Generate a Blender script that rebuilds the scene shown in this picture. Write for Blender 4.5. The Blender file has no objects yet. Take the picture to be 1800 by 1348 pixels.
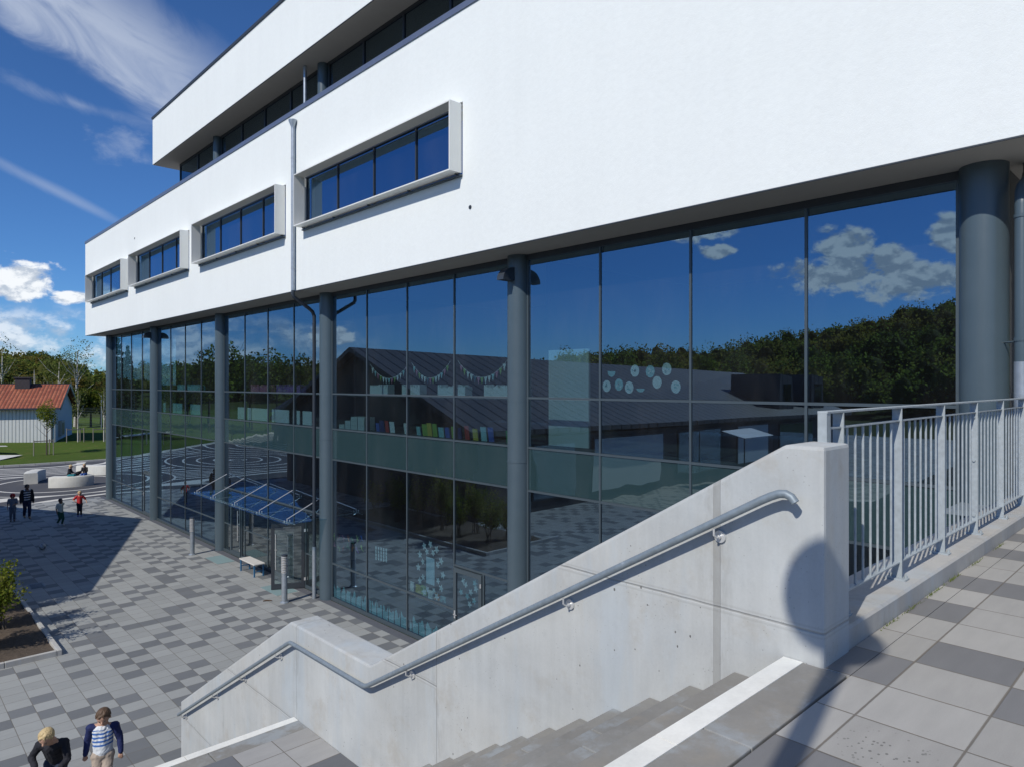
import bpy, bmesh, math, random
import numpy as np
from mathutils import Vector, Matrix
R = math.radians
S = bpy.context.scene
COL = S.collection
D = bpy.data

# ------------------------------------------------------------------ camera
cam_d = D.cameras.new('camera'); cam = D.objects.new('camera', cam_d); COL.objects.link(cam)
cam.location = (0, 0, 6.4)
cam.rotation_euler = (R(90), 0, -R(43.66))
cam_d.sensor_width = 36; cam_d.lens = 24.0; cam_d.shift_y = 1/1800
cam_d.clip_start = 0.05; cam_d.clip_end = 6000
S.camera = cam
S.view_settings.view_transform = 'Standard'; S.view_settings.look = 'None'
S.view_settings.exposure = 0.0; S.view_settings.gamma = 1
try:
    S.cycles.max_bounces = 8; S.cycles.transparent_max_bounces = 16
    S.cycles.glossy_bounces = 4; S.cycles.caustics_reflective = False; S.cycles.caustics_refractive = False
except Exception: pass

# ------------------------------------------------------------------ node helper
class NT:
    def __init__(s, tree): s.t = tree
    def n(s, typ, **kw):
        nd = s.t.nodes.new(typ)
        for k, v in kw.items(): setattr(nd, k, v)
        return nd
    def put(s, sock, v):
        if isinstance(v, bpy.types.NodeSocket): s.t.links.new(v, sock)
        elif v is not None: sock.default_value = v
    def m(s, op, a, b=None, c=None, clamp=False):
        nd = s.n('ShaderNodeMath', operation=op); nd.use_clamp = clamp
        s.put(nd.inputs[0], a)
        if b is not None: s.put(nd.inputs[1], b)
        if c is not None: s.put(nd.inputs[2], c)
        return nd.outputs[0]
    def vm(s, op, a, b=None, scale=None):
        nd = s.n('ShaderNodeVectorMath', operation=op)
        s.put(nd.inputs[0], a)
        if b is not None: s.put(nd.inputs[1], b)
        if scale is not None: s.put(nd.inputs['Scale'], scale)
        return nd.outputs['Value'] if op in ('LENGTH', 'DISTANCE', 'DOT_PRODUCT') else nd.outputs[0]
    def sep(s, v):
        nd = s.n('ShaderNodeSeparateXYZ'); s.put(nd.inputs[0], v); return nd.outputs
    def comb(s, x, y, z):
        nd = s.n('ShaderNodeCombineXYZ'); s.put(nd.inputs[0], x); s.put(nd.inputs[1], y); s.put(nd.inputs[2], z); return nd.outputs[0]
    def noise(s, v, scale, detail=4, rough=0.55, dist=0.0, dim='3D'):
        nd = s.n('ShaderNodeTexNoise', noise_dimensions=dim); s.put(nd.inputs['Vector'], v)
        nd.inputs['Scale'].default_value = scale; nd.inputs['Detail'].default_value = detail
        nd.inputs['Roughness'].default_value = rough; nd.inputs['Distortion'].default_value = dist
        return nd.outputs[0]
    def vor(s, v, scale, feature='F1'):
        nd = s.n('ShaderNodeTexVoronoi', feature=feature); s.put(nd.inputs['Vector'], v); nd.inputs['Scale'].default_value = scale
        return nd.outputs
    def wn(s, v, dim='3D'):
        nd = s.n('ShaderNodeTexWhiteNoise', noise_dimensions=dim); s.put(nd.inputs['Vector'], v); return nd.outputs[0]
    def ss(s, x, lo, hi):     # smoothstep
        nd = s.n('ShaderNodeMapRange', interpolation_type='SMOOTHSTEP'); s.put(nd.inputs[0], x)
        nd.inputs[1].default_value = lo; nd.inputs[2].default_value = hi; nd.inputs[3].default_value = 0; nd.inputs[4].default_value = 1
        return nd.outputs[0]
    def mix(s, f, a, b):
        nd = s.n('ShaderNodeMix', data_type='RGBA'); s.put(nd.inputs[0], f)
        def c(v): return (*v, 1) if isinstance(v, tuple) and len(v) == 3 else v
        s.put(nd.inputs[6], c(a)); s.put(nd.inputs[7], c(b)); return nd.outputs[2]
    def mul(s, col, f):      # colour times scalar
        return s.vm('SCALE', col, scale=f)
    def obj(s): return s.n('ShaderNodeTexCoord').outputs['Object']
    def bump(s, h, strength, dist):
        nd = s.n('ShaderNodeBump'); s.put(nd.inputs['Height'], h); nd.inputs['Strength'].default_value = strength
        nd.inputs['Distance'].default_value = dist; return nd.outputs[0]

def new_mat(name):
    m = D.materials.new(name); m.use_nodes = True; t = m.node_tree; t.nodes.clear()
    k = NT(t); out = k.n('ShaderNodeOutputMaterial'); b = k.n('ShaderNodeBsdfPrincipled')
    t.links.new(b.outputs[0], out.inputs[0]); return m, k, b, out

def setb(k, b, col=None, rough=None, metal=None, normal=None, spec=None):
    if col is not None: k.put(b.inputs['Base Color'], (*col, 1) if isinstance(col, tuple) and len(col) == 3 else col)
    if rough is not None: k.put(b.inputs['Roughness'], rough)
    if metal is not None: k.put(b.inputs['Metallic'], metal)
    if normal is not None: k.put(b.inputs['Normal'], normal)
    if spec is not None: k.put(b.inputs['Specular IOR Level'], spec)

MC = {}
def simple(name, col, rough=0.6, metal=0.0, var=0.15, scale=6.0, bump=0.0, spec=None):
    if name in MC: return MC[name]
    m, k, b, o = new_mat(name)
    p = k.obj(); n = k.noise(p, scale, 5)
    c = k.mix(n, tuple(x*(1-var) for x in col), tuple(min(1, x*(1+var)) for x in col))
    setb(k, b, c, k.m('MULTIPLY_ADD', n, 0.15, rough-0.07), metal, k.bump(n, bump, 0.01) if bump else None, spec)
    MC[name] = m; return m

# ------------------------------------------------------------------ world: sky with clouds, sun
SUN_EL = math.atan(0.92/math.hypot(1, .21))
W = D.worlds.new('World'); S.world = W; W.use_nodes = True
k = NT(W.node_tree); W.node_tree.nodes.clear()
wo = k.n('ShaderNodeOutputWorld'); bg = k.n('ShaderNodeBackground'); W.node_tree.links.new(bg.outputs[0], wo.inputs[0])
sky = k.n('ShaderNodeTexSky', sky_type='NISHITA'); sky.sun_disc = False
sky.sun_elevation = SUN_EL; sky.sun_rotation = math.atan2(-1, -.21)
sky.air_density = 0.85; sky.dust_density = 0.25; sky.ozone_density = 3.0; sky.altitude = 300
dirv = k.n('ShaderNodeTexCoord').outputs['Generated']
dirv = k.vm('NORMALIZE', dirv)
x, y, z = k.sep(dirv)
az = k.m('ARCTAN2', x, y)
hyp = k.m('SQRT', k.m('ADD', k.m('MULTIPLY', x, x), k.m('MULTIPLY', y, y)))
el = k.m('DIVIDE', z, k.m('MAXIMUM', hyp, 0.02))
def ell(a0, e0, ra, re, rot=0.0):
    da = k.m('SUBTRACT', az, a0); de = k.m('SUBTRACT', el, e0)
    c, s_ = math.cos(rot), math.sin(rot)
    p = k.m('DIVIDE', k.m('ADD', k.m('MULTIPLY', da, c), k.m('MULTIPLY', de, s_)), ra)
    q = k.m('DIVIDE', k.m('SUBTRACT', k.m('MULTIPLY', de, c), k.m('MULTIPLY', da, s_)), re)
    r2 = k.m('ADD', k.m('MULTIPLY', p, p), k.m('MULTIPLY', q, q))
    return k.m('SUBTRACT', 1.0, k.m('SQRT', r2), clamp=False)
def mx(a, b): return k.m('MAXIMUM', a, b)
# cumulus: single clouds at chosen places plus a bank near the horizon
cum = None
for a0, e0, ra, re in [(.135, .122, .050, .030), (.190, .107, .030, .011),
                       (-1.222, .143, .115, .026), (-1.215, .180, .045, .035), (-1.29, .130, .080, .030), (-1.27, .150, .032, .040),
                       (-1.055, .185, .035, .012), (-1.02, .214, .09, .016), (-1.335, .185, .03, .03),
                       (-.50, .068, .038, .018), (-.235, .098, .06, .03), (-.32, .092, .04, .02), (-1.6, .16, .2, .05), (-2.2, .2, .3, .06), (.6, .14, .2, .05)]:
    e_ = ell(a0, e0, ra, re); cum = e_ if cum is None else mx(cum, e_)
bank = k.m('MULTIPLY', k.ss(k.m('ABSOLUTE', k.m('SUBTRACT', az, -.1)), .52, .30), k.ss(k.m('ABSOLUTE', k.m('SUBTRACT', el, .04)), .062, .03))
wdir = k.comb(k.m('MULTIPLY', az, 1.0), k.m('MULTIPLY', el, 1.5), 0.0)
nz = k.noise(wdir, 26, 9, .60, .2); nb = k.noise(k.vm('ADD', wdir, (3.1, 1.7, 0)), 11, 7, .58, .1)
nzc = k.m('SUBTRACT', nz, .5)
d1 = k.ss(k.m('ADD', k.m('ADD', cum, k.m('MULTIPLY', nzc, 2.2)), .02), .10, .50)
d2 = k.m('MULTIPLY', k.m('MULTIPLY', bank, .72), k.ss(k.m('ADD', nb, k.m('MULTIPLY', nzc, .5)), .40, .62))
dens = mx(d1, d2)
# shade inside the clouds: lighter on top, greyer beneath
nsh = k.noise(k.vm('ADD', wdir, (0.0, .012, 0)), 26, 9, .60, .2)
shade = k.ss(k.m('ADD', k.m('MULTIPLY', k.m('SUBTRACT', nz, nsh), 5.0), k.m('MULTIPLY', nb, .5)), -.15, .62)
ccol = k.mix(shade, (5.3, 6.0, 7.0), (9.6, 9.9, 10.2))
# cirrus veil and streaks
stre = k.comb(k.m('ADD', k.m('MULTIPLY', az, .87), k.m('MULTIPLY', el, -.5)), k.m('MULTIPLY', k.m('ADD', k.m('MULTIPLY', el, .87), k.m('MULTIPLY', az, .5)), 2.3), 0.0)
ns = k.noise(stre, 6.0, 12, .60, 1.1)
above = k.m('ADD', k.m('SUBTRACT', el, .4267), k.m('MULTIPLY', k.m('SUBTRACT', az, .118), .52))
veil = k.m('MULTIPLY', k.ss(k.m('ADD', above, k.m('MULTIPLY', k.m('SUBTRACT', ns, .5), .09)), -.018, .035), k.ss(k.m('ADD', above, k.m('MULTIPLY', k.m('SUBTRACT', ns, .5), .16)), .19, .09))
veil = k.m('MULTIPLY', veil, k.ss(az, .46, .26))
wisp = k.ss(k.m('ADD', ell(.20, .345, .12, .018, -.16), k.m('MULTIPLY', k.m('SUBTRACT', ns, .5), 2.2)), .1, 1.3)
trail = k.m('MULTIPLY', k.ss(k.m('ADD', ell(.170, .236, .12, .010, -.42), k.m('MULTIPLY', k.m('SUBTRACT', ns, .5), .9)), .0, 1.0), .30)
smal = k.m('MULTIPLY', k.ss(k.m('ADD', ell(.245, .30, .05, .03), k.m('MULTIPLY', k.m('SUBTRACT', nz, .5), 2.5)), .1, 1.2), .3)
cir = k.m('MULTIPLY', veil, k.m('ADD', .30, k.m('MULTIPLY', k.ss(ns, .32, .66), .42)))
cir = mx(mx(cir, k.m('MULTIPLY', wisp, .45)), mx(trail, smal))
skyc = k.vm('MULTIPLY', sky.outputs[0], (0.44, 0.75, 1.12))
c1 = k.mix(cir, skyc, (5.6, 6.3, 7.6))
c2 = k.mix(k.m('MULTIPLY', dens, .96), c1, ccol)
k.put(bg.inputs[0], c2); bg.inputs[1].default_value = 0.10

sun_d = D.lights.new('sun', 'SUN'); sun = D.objects.new('sun', sun_d); COL.objects.link(sun)
sun_d.energy = 3.7; sun_d.angle = R(0.55); sun_d.color = (1.0, 0.95, 0.86)
sun.rotation_euler = Vector((1, .21, -.92)).to_track_quat('-Z', 'Y').to_euler(); sun.location = (-20, -5, 30)

# ------------------------------------------------------------------ mesh helpers
class MB:
    def __init__(s): s.v = []; s.f = []
    def quad(s, a, b, c, d):
        i = len(s.v); s.v += [a, b, c, d]; s.f.append((i, i+1, i+2, i+3)); return s
    def poly(s, pts):
        i = len(s.v); s.v += list(pts); s.f.append(tuple(range(i, i+len(pts)))); return s
    def box(s, x0, x1, y0, y1, z0, z1):
        i = len(s.v)
        s.v += [(x0,y0,z0),(x1,y0,z0),(x1,y1,z0),(x0,y1,z0),(x0,y0,z1),(x1,y0,z1),(x1,y1,z1),(x0,y1,z1)]
        s.f += [(i,i+3,i+2,i+1),(i+4,i+5,i+6,i+7),(i,i+1,i+5,i+4),(i+1,i+2,i+6,i+5),(i+2,i+3,i+7,i+6),(i+3,i,i+4,i+7)]; return s
    def obox(s, c, ax, ay, az_, hx, hy, hz):   # oriented box
        i = len(s.v); c = Vector(c); ax = Vector(ax).normalized()*hx; ay = Vector(ay).normalized()*hy; az_ = Vector(az_).normalized()*hz
        for sz in (-1, 1):
            for sx, sy in ((-1,-1),(1,-1),(1,1),(-1,1)): s.v.append(tuple(c+ax*sx+ay*sy+az_*sz))
        s.f += [(i,i+3,i+2,i+1),(i+4,i+5,i+6,i+7),(i,i+1,i+5,i+4),(i+1,i+2,i+6,i+5),(i+2,i+3,i+7,i+6),(i+3,i,i+4,i+7)]; return s
    def prism(s, prof, ax0, ax1, plane='x'):   # extrude a profile (ccw list of 2d pts) along an axis
        n = len(prof); i = len(s.v)
        for a in (ax0, ax1):
            for p, q in prof:
                s.v.append((a,p,q) if plane == 'x' else (p,a,q) if plane == 'y' else (p,q,a))
        s.f.append(tuple(i+j for j in range(n))[::-1]); s.f.append(tuple(i+n+j for j in range(n)))
        for j in range(n):
            l = (j+1) % n; s.f.append((i+j, i+l, i+n+l, i+n+j))
        return s
    def tube(s, pts, r, n=10, cap=True, radii=None):
        pts = [Vector(p) for p in pts]; base = len(s.v); up = None
        for j, p in enumerate(pts):
            d = ((pts[j+1]-p) if j == 0 else (p-pts[j-1]) if j == len(pts)-1 else (pts[j+1]-p).normalized()+(p-pts[j-1]).normalized()).normalized()
            if up is None:
                up = Vector((0,0,1)) if abs(d.z) < .9 else Vector((1,0,0))
            a = d.cross(up)
            if a.length < 1e-5: a = d.cross(Vector((0,1,0)))
            a.normalize(); b = a.cross(d).normalized(); up = b
            rr = radii[j] if radii else r
            for q in range(n):
                t = 2*math.pi*q/n; s.v.append(tuple(p+a*math.cos(t)*rr+b*math.sin(t)*rr))
        for j in range(len(pts)-1):
            for q in range(n):
                o = base+j*n; s.f.append((o+q, o+(q+1)%n, o+n+(q+1)%n, o+n+q))
        if cap:
            s.f.append(tuple(base+q for q in range(n))[::-1]); o = base+(len(pts)-1)*n; s.f.append(tuple(o+q for q in range(n)))
        return s
    def cyl(s, x, y, z0, z1, r, n=24, r1=None):
        return s.tube([(x,y,z0),(x,y,z1)], r, n, radii=[r, r if r1 is None else r1])
    def lathe(s, cx, cy, prof, n=24):  # prof list (r,z)
        base = len(s.v)
        for r, z_ in prof:
            for q in range(n): t = 2*math.pi*q/n; s.v.append((cx+r*math.cos(t), cy+r*math.sin(t), z_))
        for j in range(len(prof)-1):
            for q in range(n): o = base+j*n; s.f.append((o+q, o+(q+1)%n, o+n+(q+1)%n, o+n+q))
        return s
    def sphere(s, c, r, n=16, m=10, sc=(1,1,1)):
        base = len(s.v)
        for j in range(m+1):
            ph = math.pi*j/m
            for q in range(n):
                t = 2*math.pi*q/n
                s.v.append((c[0]+r*sc[0]*math.sin(ph)*math.cos(t), c[1]+r*sc[1]*math.sin(ph)*math.sin(t), c[2]-r*sc[2]*math.cos(ph)))
        for j in range(m):
            for q in range(n): o = base+j*n; s.f.append((o+q, o+(q+1)%n, o+n+(q+1)%n, o+n+q))
        return s
    def build(s, name, mat=None, parent=None, smooth=False, bevel=0.0, loc=None):
        me = D.meshes.new(name); me.from_pydata(s.v, [], s.f); me.update()
        if smooth or bevel:
            bm = bmesh.new(); bm.from_mesh(me)
            if bevel:
                bmesh.ops.remove_doubles(bm, verts=bm.verts, dist=1e-5)
                bmesh.ops.bevel(bm, geom=[e for e in bm.edges if e.is_manifold and e.calc_face_angle(0) > .5], offset=bevel, segments=2, affect='EDGES', profile=.6)
            bm.to_mesh(me); bm.free()
        o = link(name, me, mat, parent)
        if smooth:
            for p in me.polygons: p.use_smooth = True
            try: me.set_sharp_from_angle(angle=R(40))
            except Exception: pass
        if loc: o.location = loc
        return o

def link(name, me, mat=None, parent=None):
    o = D.objects.new(name, me); COL.objects.link(o)
    if mat is not None:
        for mm in (mat if isinstance(mat, (list, tuple)) else [mat]): me.materials.append(mm)
    if parent is not None: o.parent = parent
    return o
def tag(o, label=None, cat=None, group=None, kind=None):
    if label: o['label'] = label
    if cat: o['category'] = cat
    if group: o['group'] = group
    if kind: o['kind'] = kind
    return o
def empty(name, loc=(0,0,0), rz=0, label=None, cat=None, group=None):
    o = D.objects.new(name, None); COL.objects.link(o); o.location = loc; o.rotation_euler = (0,0,rz); o.empty_display_size = .2
    return tag(o, label, cat, group)
def struct(mb, name, mat, **kw): return tag(mb.build(name, mat, **kw), kind='structure')
def kids(o): return [c for c in COL.objects if c.parent == o]
def copy_tree(o, parent=None):
    c = o.copy(); COL.objects.link(c); c.parent = parent
    for ch in kids(o): copy_tree(ch, c)
    return c
def arrmesh(name, V, F, mat, parent=None):   # fast quads from numpy
    me = D.meshes.new(name); nv, nf = len(V), len(F)
    me.vertices.add(nv); me.vertices.foreach_set('co', np.asarray(V, np.float32).ravel())
    me.loops.add(nf*4); me.loops.foreach_set('vertex_index', np.asarray(F, np.int32).ravel())
    me.polygons.add(nf); me.polygons.foreach_set('loop_start', np.arange(0, nf*4, 4, dtype=np.int32)); me.polygons.foreach_set('loop_total', np.full(nf, 4, np.int32))
    me.update(calc_edges=True); me.validate()
    return link(name, me, mat, parent)

# ------------------------------------------------------------------ materials
def paver_mat(name, c, ox, oy, light, dark, thr=.34, joint=.010, sand=(.20,.165,.12)):
    m, k, b, o = new_mat(name); p = k.obj(); X, Y, Z = k.sep(p)
    gx = k.m('DIVIDE', k.m('SUBTRACT', X, ox), c); gy = k.m('DIVIDE', k.m('SUBTRACT', Y, oy), c)
    cell = k.comb(k.m('FLOOR', gx), k.m('FLOOR', gy), 0.0)
    r = k.wn(cell); r2 = k.wn(k.vm('ADD', cell, (17.3, 5.1, 0)))
    stag = k.wn(k.comb(k.m('FLOOR', k.m('DIVIDE', gx, 2)), k.m('FLOOR', gy), 4.0))
    par = k.m('MODULO', k.m('ABSOLUTE', k.m('ADD', k.m('FLOOR', gx), k.m('FLOOR', gy))), 2.0)
    pr = k.m('ADD', k.m('MULTIPLY', par, .46), .06)
    isd = k.m('LESS_THAN', r, pr)
    if thr == 3:
        fxx = k.m('FLOOR', gx); fyy = k.m('FLOOR', gy); acc = 0.0
        for jr, lst in ((2, (5, 8, 11, 13, 16, 18, 21)), (1, (1, 5, 9, 13, 16, 19)), (0, (3, 8, 11, 14, 17))):
            rowm = k.m('COMPARE', fyy, float(jr), .1)
            for q in lst: acc = k.m('ADD', acc, k.m('MULTIPLY', rowm, k.m('COMPARE', fxx, float(q), .1)))
        out_ = k.m('GREATER_THAN', k.m('ABSOLUTE', k.m('SUBTRACT', fyy, 1.0)), 1.5)
        isd = k.m('ADD', acc, k.m('MULTIPLY', isd, out_), clamp=True)
        wet = k.m('MULTIPLY', k.ss(k.vm('DISTANCE', k.vm('MULTIPLY', p, (1., 1., 0.)), (2.83, .90, 0.0)), .22, .10), k.m('LESS_THAN', k.vor(k.vm('MULTIPLY', p, (1., 1.4, 1.)), 34.)[0], k.m('MULTIPLY', k.noise(p, 9, 2), .42)))
    fx = k.m('ABSOLUTE', k.m('SUBTRACT', k.m('FRACT', gx), .5)); fy = k.m('ABSOLUTE', k.m('SUBTRACT', k.m('FRACT', gy), .5))
    edge = k.m('MAXIMUM', fx, fy)
    wob = k.m('MULTIPLY', k.m('SUBTRACT', k.noise(p, 30, 3), .5), .006)
    jl = .5-joint/c/2
    jm = k.ss(k.m('ADD', edge, wob), jl-.006, jl+.004)
    col = k.mix(isd, light, dark)
    streak = k.noise(k.vm('MULTIPLY', k.vm('ADD', p, k.comb(k.m('MULTIPLY', r2, 13), 0.0, 0.0)), (2.0, 9.0, 1.0)), 1.6, 5, .6)
    grain = k.noise(p, 180, 3, .7); big = k.noise(p, .35, 4)
    f = k.m('ADD', .55, k.m('ADD', k.m('MULTIPLY', r2, .16), k.m('ADD', k.m('MULTIPLY', streak, .30), k.m('ADD', k.m('MULTIPLY', grain, .26), k.m('MULTIPLY', big, .24)))))
    col = k.mul(col, f)
    spot = k.vor(p, 3.2)[0]; sm = k.m('MULTIPLY', k.ss(spot, .035, .02), k.m('GREATER_THAN', k.noise(p, .8, 2), .52))
    col = k.mix(k.m('MULTIPLY', sm, .5), col, (.06,.055,.05))
    if thr == 3: col = k.mix(k.m('MULTIPLY', wet, .62), col, (.06,.058,.055))
    jc = k.mix(k.noise(p, 3, 3), sand, (.07,.068,.065))
    col = k.mix(k.m('MULTIPLY', jm, .85), col, jc)
    h = k.m('ADD', k.m('MULTIPLY', jm, -1.0), k.m('MULTIPLY', grain, .06))
    setb(k, b, col, k.m('MULTIPLY_ADD', streak, .2, .62), 0, k.bump(h, .5, .004))
    return m
M = {}
M['plaza'] = paver_mat('plaza_pavers', .415, 0.0, .28, (.305,.315,.308), (.155,.163,.170))
M['deck'] = paver_mat('deck_pavers', .40, .25, .29, (.35,.338,.315), (.18,.178,.178), thr=3, joint=.008)
M['landing'] = paver_mat('landing_pavers', .40, .235, .05, (.33,.325,.315), (.13,.135,.145), joint=.008)

def concrete_mat(name, base=(.50,.505,.50), formlines=(), vjoints=(), ax='Y', holes=True, stain=True):
    m, k, b, o = new_mat(name); p = k.obj(); X, Y, Z = k.sep(p)
    big = k.noise(p, 1.1, 6, .6, .4); vert = k.noise(k.vm('MULTIPLY', p, (9., 9., .7)), 1.6, 6, .62)
    fine = k.noise(p, 60, 4, .7)
    f = k.m('ADD', .50, k.m('ADD', k.m('MULTIPLY', big, .58), k.m('ADD', k.m('MULTIPLY', vert, .22), k.m('MULTIPLY', fine, .14))))
    col = k.mul(k.mix(k.noise(p, .9, 3), (base[0]*1.04, base[1]*1.0, base[2]*.94), (base[0]*.95, base[1]*1.0, base[2]*1.05)), f)
    h = k.m('MULTIPLY', fine, .12)
    if stain:
        drip = k.noise(k.vm('MULTIPLY', p, (14., 14., .9)), 1.5, 5, .7)
        dm = k.m('MULTIPLY', k.ss(drip, .60, .74), k.ss(k.noise(p, .8, 3), .48, .64))
        col = k.mix(k.m('MULTIPLY', dm, .5), col, (.16,.165,.165))
        blot = k.ss(k.noise(k.vm('ADD', p, (4., 9., 2.)), 2.3, 6, .7), .52, .70)
        col = k.mix(k.m('MULTIPLY', blot, .30), col, (.34,.29,.22))
        blu = k.m('MULTIPLY', k.ss(k.noise(k.vm('MULTIPLY', k.vm('ADD', p, (3., 6., 0.)), (2., 2., .35)), 1.3, 6, .65), .50, .66), .35); col = k.mix(blu, col, (.40,.47,.53))
        mot = k.ss(k.noise(k.vm('ADD', p, (1., 3., 8.)), 7., 5, .7), .52, .75); col = k.mix(k.m('MULTIPLY', mot, .30), col, (.36,.37,.375))
    if holes:
        hv = k.vor(k.vm('MULTIPLY', p, (1., 1., .7)), 12.)[0]; sz = k.m('MULTIPLY', k.ss(k.noise(p, 1.7, 2), .34, .66), .082)
        hm = k.m('LESS_THAN', hv, sz); col = k.mix(k.m('MULTIPLY', hm, .85), col, (.09,.085,.08)); h = k.m('SUBTRACT', h, k.m('MULTIPLY', hm, .6))
        hv2 = k.vor(k.vm('ADD', p, (2., 5., 1.)), 34.)[0]; hm2 = k.m('MULTIPLY', k.m('LESS_THAN', hv2, .10), k.ss(k.noise(p, 2.3, 2), .44, .6))
        col = k.mix(k.m('MULTIPLY', hm2, .6), col, (.16,.155,.15))
    wv = k.m('MULTIPLY', k.m('SUBTRACT', k.noise(p, 2.2, 5), .5), .022)
    for zf in formlines:
        d = k.m('ABSOLUTE', k.m('SUBTRACT', k.m('ADD', Z, wv), zf)); lm = k.ss(d, .009, .002)
        if zf == 3.91: lm = k.m('MULTIPLY', lm, k.m('GREATER_THAN', Y, 4.5)); d = k.m('ADD', d, k.m('LESS_THAN', Y, 4.5))
        col = k.mix(k.m('MULTIPLY', k.m('MULTIPLY', lm, k.noise(p, 5, 4, .7)), .75), col, (.17,.16,.145)); h = k.m('SUBTRACT', h, k.m('MULTIPLY', lm, .8))
        lm2 = k.ss(k.m('ABSOLUTE', k.m('SUBTRACT', d, .022)), .01, .0); col = k.mix(k.m('MULTIPLY', lm2, .22), col, (.25,.24,.22))
    for yc, wd in vjoints:
        d = k.m('ABSOLUTE', k.m('SUBTRACT', k.m('ADD', Y if ax == 'Y' else X, k.m('MULTIPLY', wv, .2)), yc)); lm = k.ss(d, wd, wd-.004)
        gr = k.m('MULTIPLY', k.ss(d, wd+.16, wd), k.ss(k.noise(k.vm('MULTIPLY', p, (6., 6., 1.5)), 2., 5, .7), .42, .7)); col = k.mix(k.m('MULTIPLY', gr, .35), col, (.24,.235,.22))
        col = k.mix(k.m('MULTIPLY', lm, k.m('ADD', .25, k.m('MULTIPLY', vert, .4))), col, (.20,.195,.18)); h = k.m('SUBTRACT', h, k.m('MULTIPLY', lm, .7))
    setb(k, b, col, .78, 0, k.bump(h, .7, .006), .3)
    return m
M['wallconc'] = concrete_mat('stair_wall_concrete', (.47,.482,.478), (5.17, 3.91, 2.72, 1.5), ((1.955, .024), (4.50, .006), (7.0, .006)))
M['conc'] = concrete_mat('kerb_concrete', (.44,.425,.40), (), ((4.3, .003), (6.7, .003)), ax='X', holes=False)
M['step'] = concrete_mat('step_concrete', (.255,.248,.232), (), (), holes=False)
M['seatconc'] = concrete_mat('pale_seat_concrete', (.66,.65,.60), (), (), holes=False, stain=False)

def render_mat():
    m, k, b, o = new_mat('white_render'); p = k.obj()
    n1 = k.noise(p, .5, 5, .6); n2 = k.noise(p, 9, 5, .65); n3 = k.noise(p, 70, 3, .7); vs = k.noise(k.vm('MULTIPLY', p, (2., 2., .25)), 1.4, 4, .6)
    f = k.m('ADD', .93, k.m('ADD', k.m('MULTIPLY', k.m('SUBTRACT', n1, .5), .06), k.m('ADD', k.m('MULTIPLY', k.m('SUBTRACT', n2, .5), .07), k.m('MULTIPLY', k.m('SUBTRACT', vs, .5), .05))))
    setb(k, b, k.mul(k.mix(0.0, (.85,.885,.875), (.8,.8,.8)), f), .85, 0, k.bump(k.m('ADD', k.m('MULTIPLY', n3, .5), n2), .35, .012), .25)
    return m
M['render'] = render_mat()
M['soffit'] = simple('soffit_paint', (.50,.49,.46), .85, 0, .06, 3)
M['coping'] = simple('grey_metal_coping', (.22,.25,.32), .38, .6, .08, 2)
def pm_col():
    m, k, b, o = new_mat('grey_painted_steel'); p = k.obj()
    v = k.noise(k.vm('MULTIPLY', p, (14., 14., .3)), 1.2, 4, .6); n = k.noise(p, 3, 5)
    setb(k, b, k.mix(n, (.060,.090,.112), (.078,.110,.134)), k.m('MULTIPLY_ADD', v, .16, .26), 0, k.bump(v, .12, .01), .6)
    return m
M['column'] = pm_col()
M['frame'] = simple('mullion_grey', (.075,.100,.118), .40, .25, .10, 4)
M['darkframe'] = simple('dark_grey_frame', (.045,.052,.062), .42, .2, .10, 4)
M['darksteel'] = simple('dark_pipe_paint', (.045,.055,.07), .35, .1, .12, 4)
def galv(name, base=(.30,.36,.40), rough=.42, sc=22., metal=.75):
    m, k, b, o = new_mat(name); p = k.obj()
    vc = k.vor(p, sc)[0]; n = k.noise(p, 9, 5, .65); sp = k.noise(p, 55, 3, .7)
    f = k.m('ADD', .74, k.m('ADD', k.m('MULTIPLY', vc, .22), k.m('ADD', k.m('MULTIPLY', n, .28), k.m('MULTIPLY', sp, .08))))
    col = k.mul(k.mix(0.0, base, base), f); wh = k.ss(k.noise(p, 14, 5, .8), .62, .74); col = k.mix(k.m('MULTIPLY', wh, .35), col, (.66,.70,.74))
    setb(k, b, col, k.m('MULTIPLY_ADD', n, .22, rough-.1), metal, k.bump(n, .15, .004)); return m
M['galv'] = galv('galvanised_steel', (.23,.275,.31), .55, 30., .35); M['galvrail'] = galv('galvanised_railing', (.37,.41,.43), .6, 30., .2)
M['pipe'] = galv('zinc_pipe', (.38,.42,.46), .40, 8., .6)
M['stainless'] = simple('brushed_steel', (.72,.72,.71), .32, .55, .06, 10)
M['white'] = simple('white_plastic', (.75,.76,.76), .5, 0, .05, 6)
M['stripe'] = concrete_mat('white_nosing', (.80,.80,.76), (), (), holes=False, stain=False)
M['surround'] = simple('cream_sheet_metal', (.80,.80,.76), .45, .1, .05, 2)

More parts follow.
